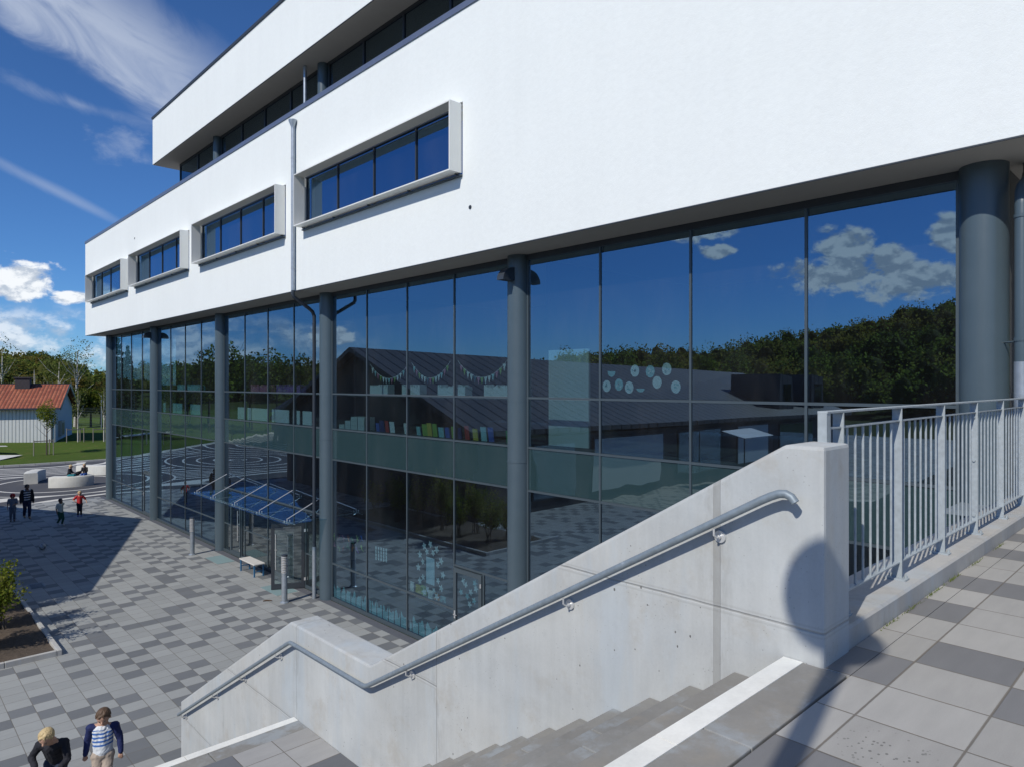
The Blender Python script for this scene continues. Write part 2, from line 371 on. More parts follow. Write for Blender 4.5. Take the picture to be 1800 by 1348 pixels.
def glass_mat(name, refl=.30, tint=(.20,.27,.29), gcol=(.80,.90,1.0), wav=.004, wsc=.5, base=None):
    m, k, b, o = new_mat(name); m.node_tree.nodes.remove(b)
    p = k.obj()
    n = k.noise(k.vm('MULTIPLY', p, (1., 1., .55)), wsc, 2, .5)
    nrm = k.bump(n, 1.0, wav)
    fr = k.n('ShaderNodeFresnel'); fr.inputs[0].default_value = 1.5
    dust_veil = k.m('ADD', .006, k.m('MULTIPLY', k.ss(k.noise(k.vm('MULTIPLY', p, (1., 1., .4)), .9, 7, .72), .40, .75), .022))  # dust smears, thickened to imitate a pale haze over dark reflections
    bf = k.n('ShaderNodeNewGeometry').outputs['Backfacing']; front = k.m('SUBTRACT', 1.0, bf)
    fac = k.m('MULTIPLY', k.m('ADD', refl, k.m('MULTIPLY', fr.outputs[0], 1.0-refl), clamp=True), front); dust_veil = k.m('MULTIPLY', dust_veil, front)
    g = k.n('ShaderNodeBsdfGlossy'); g.inputs['Color'].default_value = (*gcol, 1); g.inputs['Roughness'].default_value = 0.0
    k.put(g.inputs['Normal'], nrm)
    if base is None:
        tr = k.n('ShaderNodeBsdfTransparent'); k.put(tr.inputs[0], k.mix(bf, tint, (1.,1.,1.))); under = tr.outputs[0]
    else:
        d = k.n('ShaderNodeBsdfDiffuse'); d.inputs[0].default_value = (*base, 1); under = d.outputs[0]
    mixs = k.n('ShaderNodeMixShader'); k.put(mixs.inputs[0], fac); k.put(mixs.inputs[1], under); k.put(mixs.inputs[2], g.outputs[0])
    df = k.n('ShaderNodeBsdfDiffuse'); df.inputs[0].default_value = (.5,.5,.5,1)
    m2 = k.n('ShaderNodeMixShader'); k.put(m2.inputs[0], dust_veil); k.put(m2.inputs[1], mixs.outputs[0]); k.put(m2.inputs[2], df.outputs[0])
    k.put(o.inputs[0], m2.outputs[0]); return m
M['glass'] = glass_mat('solar_glass', .27, (.36,.50,.54), (.52,.76,1.0), .0013)
M['spandrel'] = glass_mat('spandrel_glass', .16, gcol=(.80,.95,1.0), wav=.010, wsc=.9, base=(.022,.050,.057))
M['winglass'] = glass_mat('window_glass', .34, (.26,.34,.36), (.42,.70,1.0), .003)
M['bandglass'] = glass_mat('band_glass', .14, (.12,.17,.18), (.6,.8,1.0), .003)
M['clear'] = glass_mat('canopy_glass', .09, (.62,.80,.86), (.62,.80,.92), .002)
M['doorglass'] = glass_mat('door_glass', .22, (.42,.56,.58), (.85,.95,1.0), .002)
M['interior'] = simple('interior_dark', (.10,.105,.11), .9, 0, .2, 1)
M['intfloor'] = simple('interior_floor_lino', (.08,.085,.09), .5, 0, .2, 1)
M['intlight'] = simple('interior_board', (.55,.62,.62), .8, 0, .05, 2)
M['paper'] = simple('blue_paper', (.60,.78,.88), .9, 0, .10, 8)

# ------------------------------------------------------------------ constants
DX = 10.15; FX = 9.2; ZS = 9.125; DECK = 5.0
COLY = [2.10, 10.41, 18.62, 26.94, 35.14, 43.15]
rng = np.random.default_rng(7); random.seed(7)

# ------------------------------------------------------------------ ground
def azel(a):   # tree-top elevation (tangent) round the horizon, a = azimuth from +Y toward -X, degrees
    pts = [(-180,.05),(-110,.12),(-80,.16),(-60,.06),(-30,.012),(-13.5,.014),(-12,.024),(-11,.033),(-9.6,.045),(-8.2,.048),(-6,.047),(0,.040),(13,.036),(26,.037),(40,.040),(50,.046),(57,.044),(61,.058),(66.5,.077),(70,.088),(76,.108),(90,.11),(120,.08),(180,.05)]
    for i in range(len(pts)-1):
        if pts[i][0] <= a <= pts[i+1][0]:
            f = (a-pts[i][0])/(pts[i+1][0]-pts[i][0]); return pts[i][1]*(1-f)+pts[i+1][1]*f
    return .05
def ground_z(x_, y_):
    r = math.hypot(x_, y_); a = math.degrees(math.atan2(-x_, y_))
    if r < 118: return -.02
    top = 6.4+azel(a)*235-8.5
    f = min(1, (r-118)/117); f = f*f*(3-2*f)
    return -.02+max(0, top)*f
gm = MB(); rings = [0, 20, 50, 90, 118, 135, 150, 165, 180, 195, 210, 225, 240, 300, 500, 1200, 4500]; na = 240
for r in rings:
    for j in range(na):
        a = 2*math.pi*j/na; x_, y_ = -r*math.sin(a), r*math.cos(a); gm.v.append((x_, y_, ground_z(x_, y_) if r < 260 else (ground_z(x_*235/r, y_*235/r) if r <= 300 else (2 if r < 1000 else 0))))
for i in range(len(rings)-1):
    for j in range(na): gm.f.append((i*na+j, i*na+(j+1)%na, (i+1)*na+(j+1)%na, (i+1)*na+j))
def grass_mat(name, a=(.050,.095,.014), b_=(.095,.135,.028), c_=(.14,.13,.045)):
    m, k, b, o = new_mat(name); p = k.obj()
    n = k.noise(p, 1.4, 6, .7); n2 = k.noise(p, 14, 6, .75); n3 = k.noise(p, .12, 4)
    c = k.mix(n2, a, b_); c = k.mix(k.ss(n, .52, .75), c, c_); c = k.mul(c, k.m('ADD', .7, k.m('MULTIPLY', n3, .6)))
    setb(k, b, c, .95, 0, k.bump(n2, .8, .06), .1); return m
M['grass'] = grass_mat('lawn_grass'); M['field'] = grass_mat('field_ground', (.04,.06,.015), (.07,.085,.025), (.09,.09,.04))
struct(gm, 'ground', M['field'], smooth=True)

# plaza paving
pz = MB().quad((-70,-40,0),(DX-.32,-40,0),(DX-.32,44.35,0),(-70,44.35,0)).quad((DX+.6,-40,0),(60,-40,0),(60,1.5,0),(DX+.6,1.5,0))
pz.quad((DX-.32,-40,0),(DX+.6,-40,0),(DX+.6,1.4,0),(DX-.32,1.4,0))
struct(pz, 'plaza_paving', M['plaza'])
M['channel'] = simple('dark_drain_channel', (.10,.105,.12), .7, 0, .35, 12, .3)
struct(MB().quad((DX-.32,1.4,0),(DX-.06,1.4,0),(DX-.06,44.35,0),(DX-.32,44.35,0)), 'drain_channel', M['channel'])

# asphalt playground with painted contour lines
def asphalt_mat():
    m, k, b, o = new_mat('asphalt_contour_lines'); p = k.obj(); X, Y, Z = k.sep(p)
    warp = k.noise(k.vm('MULTIPLY', p, (1., 1.5, 1.)), .030, 2, .4)
    fld = k.m('ADD', k.m('MULTIPLY', Y, .66), k.m('ADD', k.m('MULTIPLY', X, .04), k.m('MULTIPLY', warp, 26.)))
    cx, cy = 9.3, 52.0
    dx = k.m('SUBTRACT', X, cx); dy = k.m('SUBTRACT', Y, cy)
    rad = k.m('SQRT', k.m('ADD', k.m('MULTIPLY', dx, dx), k.m('MULTIPLY', k.m('MULTIPLY', dy, dy), .80)))
    def lines(v, w0):
        fr = k.m('ABSOLUTE', k.m('SUBTRACT', k.m('FRACT', v), .5)); return k.ss(fr, w0, w0*.72)
    inr = k.ss(rad, 5.0, 4.9)
    lm = k.m('MULTIPLY', lines(fld, .17), k.m('SUBTRACT', 1.0, inr))
    ring = mx2(k, k.ss(k.m('ABSOLUTE', k.m('SUBTRACT', rad, 3.5)), .10, .07), k.ss(k.m('ABSOLUTE', k.m('SUBTRACT', rad, 4.95)), .08, .05))
    lm = mx2(k, lm, ring)
    # other rings further off, seen in the glass
    for (qx, qy, q1, q2) in ((-3, 58, 6., 1.2), (-12, 70, 9., 1.5), (22, 47, 5., 1.2)):
        ddx = k.m('SUBTRACT', X, qx); ddy = k.m('SUBTRACT', Y, qy)
        rr = k.m('SQRT', k.m('ADD', k.m('MULTIPLY', ddx, ddx), k.m('MULTIPLY', k.m('MULTIPLY', ddy, ddy), .5)))
        ins = k.ss(rr, q1, q1-.1); rl = k.m('MULTIPLY', k.ss(k.m('ABSOLUTE', k.m('SUBTRACT', k.m('FRACT', k.m('DIVIDE', rr, q2)), .5)), .085, .06), ins)
        lm = k.m('ADD', k.m('MULTIPLY', lm, k.m('SUBTRACT', 1.0, ins)), rl)
    wear = k.m('SUBTRACT', 1.0, k.m('MULTIPLY', k.ss(k.noise(p, 6, 5, .7), .50, .72), .35))
    g = k.noise(p, 40, 4, .7); bgn = k.noise(p, .5, 5)
    c = k.mul(k.mix(0.0, (.085,.087,.096), (.1,.1,.1)), k.m('ADD', .6, k.m('ADD', k.m('MULTIPLY', g, .4), k.m('MULTIPLY', bgn, .4))))
    c = k.mix(k.m('MULTIPLY', k.m('MULTIPLY', lm, wear), .95), c, (.70,.69,.64))
    setb(k, b, c, .85, 0, k.bump(g, .3, .01), .2); return m
def mx2(k, a, b): return k.m('MAXIMUM', a, b)
struct(MB().quad((-90,44.35,0),(75,44.35,0),(75,112,0),(-90,112,0)), 'asphalt_playground', asphalt_mat())

# lawn mound
def kerb_y(x_): return 65.0+.010*(x_-14)**2 if x_ > 3 else 65.0+.010*121+(3-x_)*.9
def lawn_z(x_, y_):
    d = max(0, y_-kerb_y(x_)); f = min(1, d/17); return .11+.95*f*f*(3-2*f)+ (0.12*math.sin(x_*.21)*math.sin(y_*.17) if d > 6 else 0)
lm_ = MB(); xs = np.linspace(-80, 90, 86); ds = [0, .6, 2, 4, 6, 8, 10, 12, 14, 17, 20, 25, 32, 42, 60]
for x_ in xs:
    for d in ds: y_ = kerb_y(x_)+d; lm_.v.append((x_, y_, lawn_z(x_, y_)))
nd_ = len(ds)
for i in range(len(xs)-1):
    for j in range(nd_-1): lm_.f.append((i*nd_+j, (i+1)*nd_+j, (i+1)*nd_+j+1, i*nd_+j+1))
struct(lm_, 'lawn', M['grass'], smooth=True)
kb = MB(); M['pkerb'] = simple('pale_kerb_stone', (.52,.51,.48), .8, 0, .12, 5)
x_ = -78.
while x_ < 88:
    a = Vector((x_+.01, kerb_y(x_)-.06, .07)); b2 = Vector((x_+.99, kerb_y(x_+1)-.06, .07)); d = b2-a
    kb.obox((a+b2)/2, d, Vector((-d.y, d.x, 0)), (0,0,1), d.length/2, .09, .075); x_ += 1
tag(kb.build('lawn_kerb', M['pkerb']), kind='structure')
struct(MB().quad((-6,84,.9),(9,71,1.16),(9,72.2,1.16),(-5,86,.9)), 'lawn_path', M['pkerb'])
# grass island seen in the glass
ig = MB(); n_ = 40
ig.poly([(-14+5*math.cos(2*math.pi*j/n_), 52.5+2.6*math.sin(2*math.pi*j/n_), .10) for j in range(n_)])
struct(ig, 'grass_island', M['grass'])
ik = MB(); ik.tube([(-14+5.1*math.cos(2*math.pi*j/n_), 52.5+2.7*math.sin(2*math.pi*j/n_), .05) for j in range(n_+1)], .09, 6)
struct(ik, 'island_kerb', M['pkerb'])

# ------------------------------------------------------------------ walkway, stairs
WX0, WX1 = 3.435, 3.765
struct(MB().box(-14, 16, -9, 1.25, 4.62, DECK), 'walkway', M['deck'])
struct(MB().box(WX0+.004, 16, 1.254, 1.375, 4.62, DECK), 'walkway_edge', M['deck'])
struct(MB().box(-14, WX1-.02, -9.02, 1.1, -.2, 4.616), 'abutment', M['step'])
kb = MB().prism([(1.378,4.6),(1.378,5.105),(1.392,5.119),(1.745,5.119),(1.76,5.105),(1.76,4.4),(1.6,4.4)], 3.768, 12.4, 'x')
tag(kb.build('walkway_kerb', M['conc']), kind='structure')
# weeds along the kerb
def weeds():
    V = []; F = []
    for i in range(260):
        cl = rng.choice([4.35, 4.75, 5.2, 5.7, 6.3, 7.1]); x0 = cl+rng.normal(0, .09); y0 = 1.365-abs(rng.normal(0, .006)); h = rng.uniform(.008, .03); a = rng.uniform(0, 6.28)
        w = .0022; dx, dy = math.cos(a)*w, math.sin(a)*w; lx, ly = rng.normal(0, .01, 2); ly -= .006
        b0 = len(V); V += [(x0-dx,y0-dy,DECK),(x0+dx,y0+dy,DECK),(x0+lx+dx*.3,y0+ly,DECK+h),(x0+lx-dx*.3,y0+ly,DECK+h)]; F.append((b0,b0+1,b0+2,b0+3))
    return arrmesh('weeds', V, F, simple('weed_green', (.12,.16,.03), .9, 0, .3, 40))
tag(weeds(), 'tufts of small weeds growing in the gap along the walkway kerb', 'weeds', kind='stuff')

SX0 = -2.4
st = MB()
def steps(y0, z0, n, rise, tread, first_depth):
    for i in range(n):
        zt = z0-rise*i; ya = y0+tread*(i-1) if i else y0-first_depth; yb = y0+tread*i
        xa = SX0
        # blocks of 1.2 m with fine gaps
        xe = WX0-.002; off = (.55 if i % 2 else .95); xb = xe-off
        while xe > SX0+.01:
            st.box(max(xb, SX0)+.003, xe, ya+(.004 if i else 0), yb, zt-.19, zt); xe = xb-.003; xb = xe-1.2
steps(1.575, DECK, 14, .160, .275, .31)
steps(7.05, DECK-14*.16, 17, .1623, .2785, .31)
o = struct(st, 'stairs', M['step'], bevel=.006)
struct(MB().prism([(1.1,4.6),(1.56,4.78),(5.15,2.70),(6.8,2.6),(7.03,2.6),(11.6,.0),(11.6,-.1),(1.1,-.1)], SX0+.02, WX0-.01, 'x'), 'stair_base', M['step'])
struct(MB().box(SX0, WX0-.004, 5.155, 6.738, 2.62, 2.76), 'stair_landing', M['landing'])
nos = MB()
for y0, z0 in ((1.575, DECK), (7.05, DECK-14*.16)):
    xe = WX0-.006
    for i in range(6):
        nos.box(max(SX0, xe-1.14), xe, y0-.102, y0-.002, z0+.0005, z0+.004); xe -= 1.144
struct(nos, 'stair_nosing_strip', M['stripe'])

# stair parapet wall
prof = [(1.37,4.3),(1.37,6.09),(1.569,6.09),(5.52,3.775),(7.15,3.775),(10.71,1.70),(10.71,-.1),(7.0,-.1),(1.37,-.1)]
sw = MB().prism(prof[::-1], WX0, WX1, 'x').build('stair_wall', M['wallconc'], bevel=.019)
tag(sw, 'pale board-marked concrete parapet wall stepping down beside the stairs', 'wall')
# handrail
hp = [(3.36,1.50,5.835),(3.36,1.46,5.85)]
hr = MB()
path = [(3.36,1.482,5.812),(3.36,1.502,5.838),(3.36,1.53,5.850),(3.36,1.565,5.847),(3.36,1.61,5.828),(3.36,1.66,5.802)]
path += [(3.36,5.44,3.64),(3.36,5.50,3.617),(3.36,5.56,3.615),(3.36,6.94,3.612),(3.36,7.0,3.607),(3.36,7.06,3.58),(3.36,10.58,1.575)]
hr.tube(path, .0215, 18)
ho = hr.build('handrail', M['galv'], sw, smooth=True)
for y0, z0 in ((1.93,5.64),(3.03,5.01),(4.83,3.985),(7.36,3.41),(8.35,2.85),(9.25,2.335),(10.45,1.65),(6.2,3.612)):
    if y0 == 6.2: continue
    b = MB()
    b.tube([(3.36,y0,z0-.022),(3.36,y0,z0-.06),(3.385,y0,z0-.078),(3.42,y0,z0-.078)], .006, 8)
    b.tube([(3.422,y0,z0-.078),(3.4345,y0,z0-.078)], .034, 16)
    b.tube([(3.405,y0,z0-.078),(3.423,y0,z0-.078)], .012, 10)
    b.build('bracket', M['stainless'], ho, smooth=True)

# ------------------------------------------------------------------ railing
rl = empty('railing', (3.8,1.5,5.119), label='galvanised steel railing with thin upright bars on the walkway kerb', cat='railing')
def rpart(mb, name, mat=None, **kw):
    o = mb.build(name, mat or M['galvrail'], **kw); o.parent = rl; o.matrix_parent_inverse = Matrix.Translation((-3.8,-1.5,-5.119)); return o
ZT, ZM, ZB = 6.255, 6.165, 5.235
rpart(MB().box(3.74, 12.3, 1.475, 1.530, ZT-.012, ZT), 'top_rail', bevel=.002)
rpart(MB().box(3.79, 12.3, 1.485, 1.520, ZM-.010, ZM), 'middle_rail', bevel=.002)
rpart(MB().box(3.79, 12.3, 1.485, 1.520, ZB-.010, ZB), 'bottom_rail', bevel=.002)
rpart(MB().box(3.735, 3.789, 1.478, 1.527, 5.125, ZT-.002), 'end_post', bevel=.003)
bx = 3.96-.985/8*1; posts = [3.96+.985*i for i in range(9)]
for i, px_ in enumerate(posts):
    p = rpart(MB().box(px_-.006, px_+.006, 1.473, 1.532, 5.13, ZT-.013), 'post', bevel=.001)
    bp = MB().box(px_-.045, px_+.035, 1.44, 1.565, 5.1195, 5.130)
    for yy in (1.455, 1.55):
        bp.cyl(px_+.018, yy, 5.13, 5.146, .011, 6); bp.cyl(px_+.018, yy, 5.146, 5.156, .005, 8)
    o = bp.build('base_plate', M['galvrail']); o.parent = p
    o.location = (0,0,0)
    if i == 3:
        for zz in (5.28, 5.75, 6.12): MB().tube([(px_-.018,1.50,zz),(px_-.006,1.50,zz)], .012, 10).build('bolt', M['galvrail'], p)
    for j in range(1, 8):
        xx = px_+.985/8*j
        if xx < 12.2: rpart(MB().cyl(xx, 1.502, ZB, ZM-.01, .0075, 8), 'baluster', smooth=True)
for xx in (3.837,): rpart(MB().cyl(xx, 1.502, ZB, ZM-.01, .0075, 8), 'baluster', smooth=True)

# ------------------------------------------------------------------ school building
B = empty('school_building', (DX, 22, 0), label='large white rendered school with a tall glass curtain wall on round columns', cat='building')
BI = Matrix.Translation((-DX, -22, 0))
def bp_(mb, name, mat, parent=None, **kw):
    o = mb.build(name, mat, **kw)
    if parent is None: o.parent = B; o.matrix_parent_inverse = BI
    else: o.parent = parent
    return o
YE = 44.6; YS = -14.0; ZP = 14.30; XB = 34.0
BOX = [(11.17+8.285*i, 18.25+8.265*i) for i in range(4)]
ZW0, ZW1 = 10.80, 12.36
# lower white band with window openings (front face pieces butt end to end)
w = MB()
w.box(FX, FX+.35, YS, YE, ZS, ZW0); w.box(FX, FX+.35, YS, YE, ZW1, ZP)
ys = [YS]+[v for b2 in BOX for v in (b2[0]-.02, b2[1]+.06)]+[YE]
for i in range(0, len(ys), 2): w.box(FX, FX+.35, ys[i], ys[i+1], ZW0, ZW1)
w.box(FX+.35, XB, YE-.35, YE, ZS, ZP); w.box(FX+.35, XB, YS, YS+.35, ZS, ZP)
bm = bp_(w, 'wall', M['render'])
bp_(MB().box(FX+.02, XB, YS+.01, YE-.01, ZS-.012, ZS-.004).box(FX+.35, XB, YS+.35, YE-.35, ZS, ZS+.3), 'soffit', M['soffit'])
bp_(MB().box(FX+.001, FX+.02, YS, YE, ZS-.02, ZS-.001), 'drip_edge', M['darkframe'])
# roof terrace slab and coping of the lower band
bp_(MB().box(FX+.35, XB, YS+.35, YE-.35, ZP-.25, ZP-.1), 'roof_terrace', M['soffit'])
bp_(MB().box(FX-.03, FX+.40, YS-.03, YE+.03, ZP, ZP+.13).box(FX+.4, XB, YE-.37, YE+.03, ZP, ZP+.13), 'coping', M['coping'])
# upper volume
YU = 32.3; ZU0, ZU1 = 15.93, 17.90; UX = 10.05
w = MB().box(FX, FX+.35, YS, YU, ZU0, ZU1).box(FX+.35, XB, YU-.35, YU, ZU0, ZU1)
bp_(w, 'upper_wall', M['render'])
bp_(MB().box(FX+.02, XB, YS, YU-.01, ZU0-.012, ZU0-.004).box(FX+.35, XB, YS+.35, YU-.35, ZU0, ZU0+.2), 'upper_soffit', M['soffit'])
bp_(MB().box(FX-.04, FX+.40, YS-.03, YU+.04, ZU1, ZU1+.09).box(FX+.4, XB, YU-.37, YU+.04, ZU1, ZU1+.09).box(FX+.4, XB, YS, YU-.4, ZU1-.3, ZU1-.1), 'roof_coping', M['darkframe'])
bp_(MB().box(FX+.001, FX+.02, YS, YU, ZU0-.02, ZU0-.001), 'upper_drip_edge', M['darkframe'])
# upper window band
ub = MB(); mul = []
ub.box(UX-.03, UX+.05, YS, 31.35, ZU0-.10, ZU0-.012).box(UX-.03, UX+.05, YS, 31.35, ZP+.14, ZP+.22)
ymul = [31.35]
cs = COLY[:4]
for i in range(3):
    y0, y1 = cs[i]+.27, cs[i+1]-.27; ymul += [y0+(y1-y0)*q/4 for q in range(5)]
ymul += [27.21, 29.2]+[-.1-2.0*q for q in range(7)]+[1.83]
ymul = sorted(set(ymul))
for v in ymul: ub.box(UX-.035, UX+.03, v-.03, v+.03, ZP+.1, ZU0-.012)
uf = bp_(ub, 'upper_window_band', M['darkframe'])
bp_(MB().box(UX, UX+.012, YS, 31.34, ZP+.1, ZU0-.02), 'glass_pane', M['bandglass'], uf)
bp_(MB().box(UX, XB, 31.33, 31.345, ZP+.1, ZU0-.02), 'glass_pane', M['bandglass'], uf)
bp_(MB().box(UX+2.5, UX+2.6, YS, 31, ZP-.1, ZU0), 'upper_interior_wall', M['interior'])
for v in (COLY[2], COLY[3]): bp_(MB().cyl(UX-.06, v, ZP-.1, ZU0-.004, .17, 24), 'upper_column', M['column'], smooth=True)
bp_(MB().cyl(UX-.42, COLY[2]+.45, ZP-.1, ZU0-.004, .05, 16), 'upper_downpipe', M['pipe'], smooth=True)
# window boxes
for (y0, y1) in BOX:
    f = MB(); t = .028; xf, xb = FX-.336, FX-.012; z0, z1 = 10.85, 12.315
    f.box(xf, xb, y0, y1, z0, z0+t).box(xf, xb, y0, y1, z1-t, z1).box(xf, xb, y0, y0+t, z0+t, z1-t).box(xf, xb, y1-t, y1, z0+t, z1-t)
    s_ = bp_(f, 'window_surround', M['surround'])
    fr = MB(); gx = FX+.10; fr.box(gx-.05, gx+.05, y0-.02, y1+.06, ZW1-.06, ZW1).box(gx-.05, gx+.05, y0-.02, y1+.06, ZW0, ZW0+.05)
    L = y1+.06-y0+.02
    for q in range(5):
        v = y0-.02+L*q/4; v = min(max(v, y0+.015), y1+.02); fr.box(gx-.03, gx+.05, v-.018, v+.018, ZW0+.05, ZW1-.06)
    wf = bp_(fr, 'window', M['darkframe'])
    for q in range(4): bp_(MB().box(gx, gx+.01, y0-.02+L*q/4+.018, y0-.02+L*(q+1)/4-.018, ZW0+.05, ZW1-.06), 'pane', M['winglass'], wf)
    sl = MB().box(FX-.06, FX+.05, y0-.02, y1+.06, ZW0-.02, ZW0+.02)
    for q in range(5): sl.box(FX-.10, FX-.012, y0+.1+(L-.25)*q/4, y0+.13+(L-.25)*q/4, ZW0+.02, ZW0+.05)
    bp_(sl, 'sill', M['frame'], wf)
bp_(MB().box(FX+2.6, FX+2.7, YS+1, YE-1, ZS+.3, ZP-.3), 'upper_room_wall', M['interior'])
for (yy, zz) in ((10.9, 10.08), (34.98, 13.14)):
    b = MB().tube([(FX-.012,yy,zz),(FX+.0,yy,zz)], .042, 20); b.tube([(FX-.016,yy,zz),(FX-.011,yy,zz)], .026, 16)
    bp_(b, 'vent_cap', M['darkframe'], smooth=True)
# columns with flanges
for i, cy in enumerate(COLY):
    c = MB().cyl(DX, cy, 0.0, ZS-.013, .255 if i else .262, 48)
    co = bp_(c, 'column', M['column'], smooth=True)
    bp_(MB().cyl(DX, cy, 4.75, 4.77, .262 if i else .27, 48), 'weld_ring', M['column'], co, smooth=True)
    bp_(MB().cyl(DX, cy, 6.02, 6.03, .258 if i else .265, 48), 'weld_ring', M['column'], co, smooth=True)
# curtain wall bays
ZT1, ZT2, ZT3, ZT4 = 6.11, 5.07, 4.17, 1.09
def pane(y0, y1, z0, z1):
    m = MB().box(DX-.008, DX+.008, y0, y1, z0, z1); ty = random.uniform(-.0016, .0016); tz = random.uniform(-.0012, .0012); yc, zc = (y0+y1)/2, (z0+z1)/2
    m.v = [(x_+(y_-yc)*ty+(z_-zc)*tz, y_, z_) for (x_, y_, z_) in m.v]; return m
def bay(i):
    y0, y1 = COLY[i]+.262, COLY[i+1]-.262
    ent = (i == 2)
    ms = [y0+(y1-y0)*q/4 for q in range(5)]
    f = MB(); xf, xb = DX-.028, DX+.07
    def mull(v, za, zb, w_=.020): f.box(xf, xb, v-w_, v+w_, za, zb)
    zb0 = .10
    f.box(xf-.012, xb, y0-.01, y1+.01, 0.0, zb0)                       # base rail
    for q, v in enumerate(ms): mull(v, zb0, ZS-.13, .034 if q in (0, 4) else .020)
    for q in range(4):
        a, b2 = ms[q]+(.034 if q == 0 else .020), ms[q+1]-(.034 if q == 3 else .020)
        for zt in (ZT1, ZT2, ZT3): f.box(xf+.003, xb, a, b2, zt-.022, zt+.022)
    fo = bp_(f, 'curtain_wall_frame', M['frame'])
    bp_(MB().box(xf, xb, y0-.01, y1+.01, ZS-.13, ZS-.014), 'head_rail', M['darksteel'], fo)  # darker colour than the frame imitates the soffit's shade on this rail
    panes = []
    for q in range(4):
        a, b2 = ms[q]+.020, ms[q+1]-.020
        for za, zb, mt, nm in ((ZT1+.026, ZS-.13, 'glass', 'glass_pane'), (ZT2+.026, ZT1-.026, 'glass', 'glass_pane'), (ZT3+.026, ZT2-.026, 'spandrel', 'spandrel_panel')):
            tilt = random.uniform(-.0025, .0025)
            bp_(MB().box(DX-.008, DX+.008, a, b2, za, zb), nm, M[mt], fo)
    # ground storey
    low = MB(); doors = []
    for q in range(4):
        a, b2 = ms[q]+.020, ms[q+1]-.020
        if i == 1 and q == 0:      # door next to a mullion, transom at 2.1
            low.box(xf+.003, xb, a, b2, 2.12, 2.17)
            bp_(pane(a, b2, 2.17, ZT3-.026), 'glass_pane', M['glass'], fo)
            low.box(xf+.003, xb, 11.52, 11.57, zb0, 2.12)
            bp_(pane(a, 11.52, zb0, 2.12), 'glass_pane', M['glass'], fo)
            doors.append((11.57, b2, 2.12, 0)); continue
        if i == 4 and q == 0:
            low.box(xf+.003, xb, 36.9, 36.95, zb0, 2.15); low.box(xf+.003, xb, a, 36.9, 2.12, 2.17)
            low.box(xf+.003, xb, 36.95, b2, ZT4-.026, ZT4+.026)
            bp_(pane(a, b2, 2.17, ZT3-.026), 'glass_pane', M['glass'], fo)
            bp_(pane(36.95, b2, zb0, 2.17), 'glass_pane', M['glass'], fo)
            doors.append((35.75, 36.88, 2.12, 0)); continue
        if ent:
            low.box(xf+.003, xb, a, b2, 2.42, 2.47)
            bp_(pane(a, b2, 2.47, ZT3-.026), 'glass_pane', M['glass'], fo)
            if q == 0:
                low.box(xf+.003, xb, 19.98, 20.03, zb0, 2.42); low.box(xf+.003, xb, a, 19.98, ZT4-.02, ZT4+.02)
                bp_(pane(a, 19.98, zb0, 2.42), 'glass_pane', M['doorglass'], fo)
                low.box(xf+.003, xb, 20.03, b2, 2.08, 2.12)
                bp_(pane(20.03, b2, 2.12, 2.42), 'glass_pane', M['doorglass'], fo)
            elif q == 3:
                low.box(xf+.003, xb, 24.98, 25.03, zb0, 2.42).box(xf+.003, xb, 25.97, 26.02, zb0, 2.42)
                low.box(xf+.003, xb, 25.03, 25.97, 2.12, 2.17).box(xf+.003, xb, 26.02, b2, ZT4-.02, ZT4+.02)
                bp_(pane(26.02, b2, zb0, 2.42), 'glass_pane', M['doorglass'], fo)
                bp_(pane(25.03, 25.97, 2.17, 2.42), 'glass_pane', M['doorglass'], fo)
                bp_(pane(a, 24.98, zb0, 2.42), 'glass_pane', M['doorglass'], fo)
                doors.append((25.04, 25.96, 2.11, 1))
            else:
                low.box(xf+.003, xb, a, b2, ZT4-.02, ZT4+.02)
                bp_(pane(a, b2, zb0, 2.42), 'glass_pane', M['doorglass'], fo)
            continue
        low.box(xf+.003, xb, a, b2, ZT4-.026, ZT4+.026)
        bp_(pane(a, b2, ZT4+.026, ZT3-.026), 'glass_pane', M['glass'], fo)
        bp_(pane(a, b2, zb0, ZT4-.026), 'glass_pane', M['glass'], fo)
    for q in range(len(low.v)//8):
        lb = MB(); lb.v = low.v[q*8:q*8+8]; lb.f = [tuple(j-q*8 for j in f_) for f_ in low.f[q*6:q*6+6]]; bp_(lb, 'transom', M['frame'], fo)
    for (a, b2, h, bar) in doors:
        door(a, b2, h, bar)
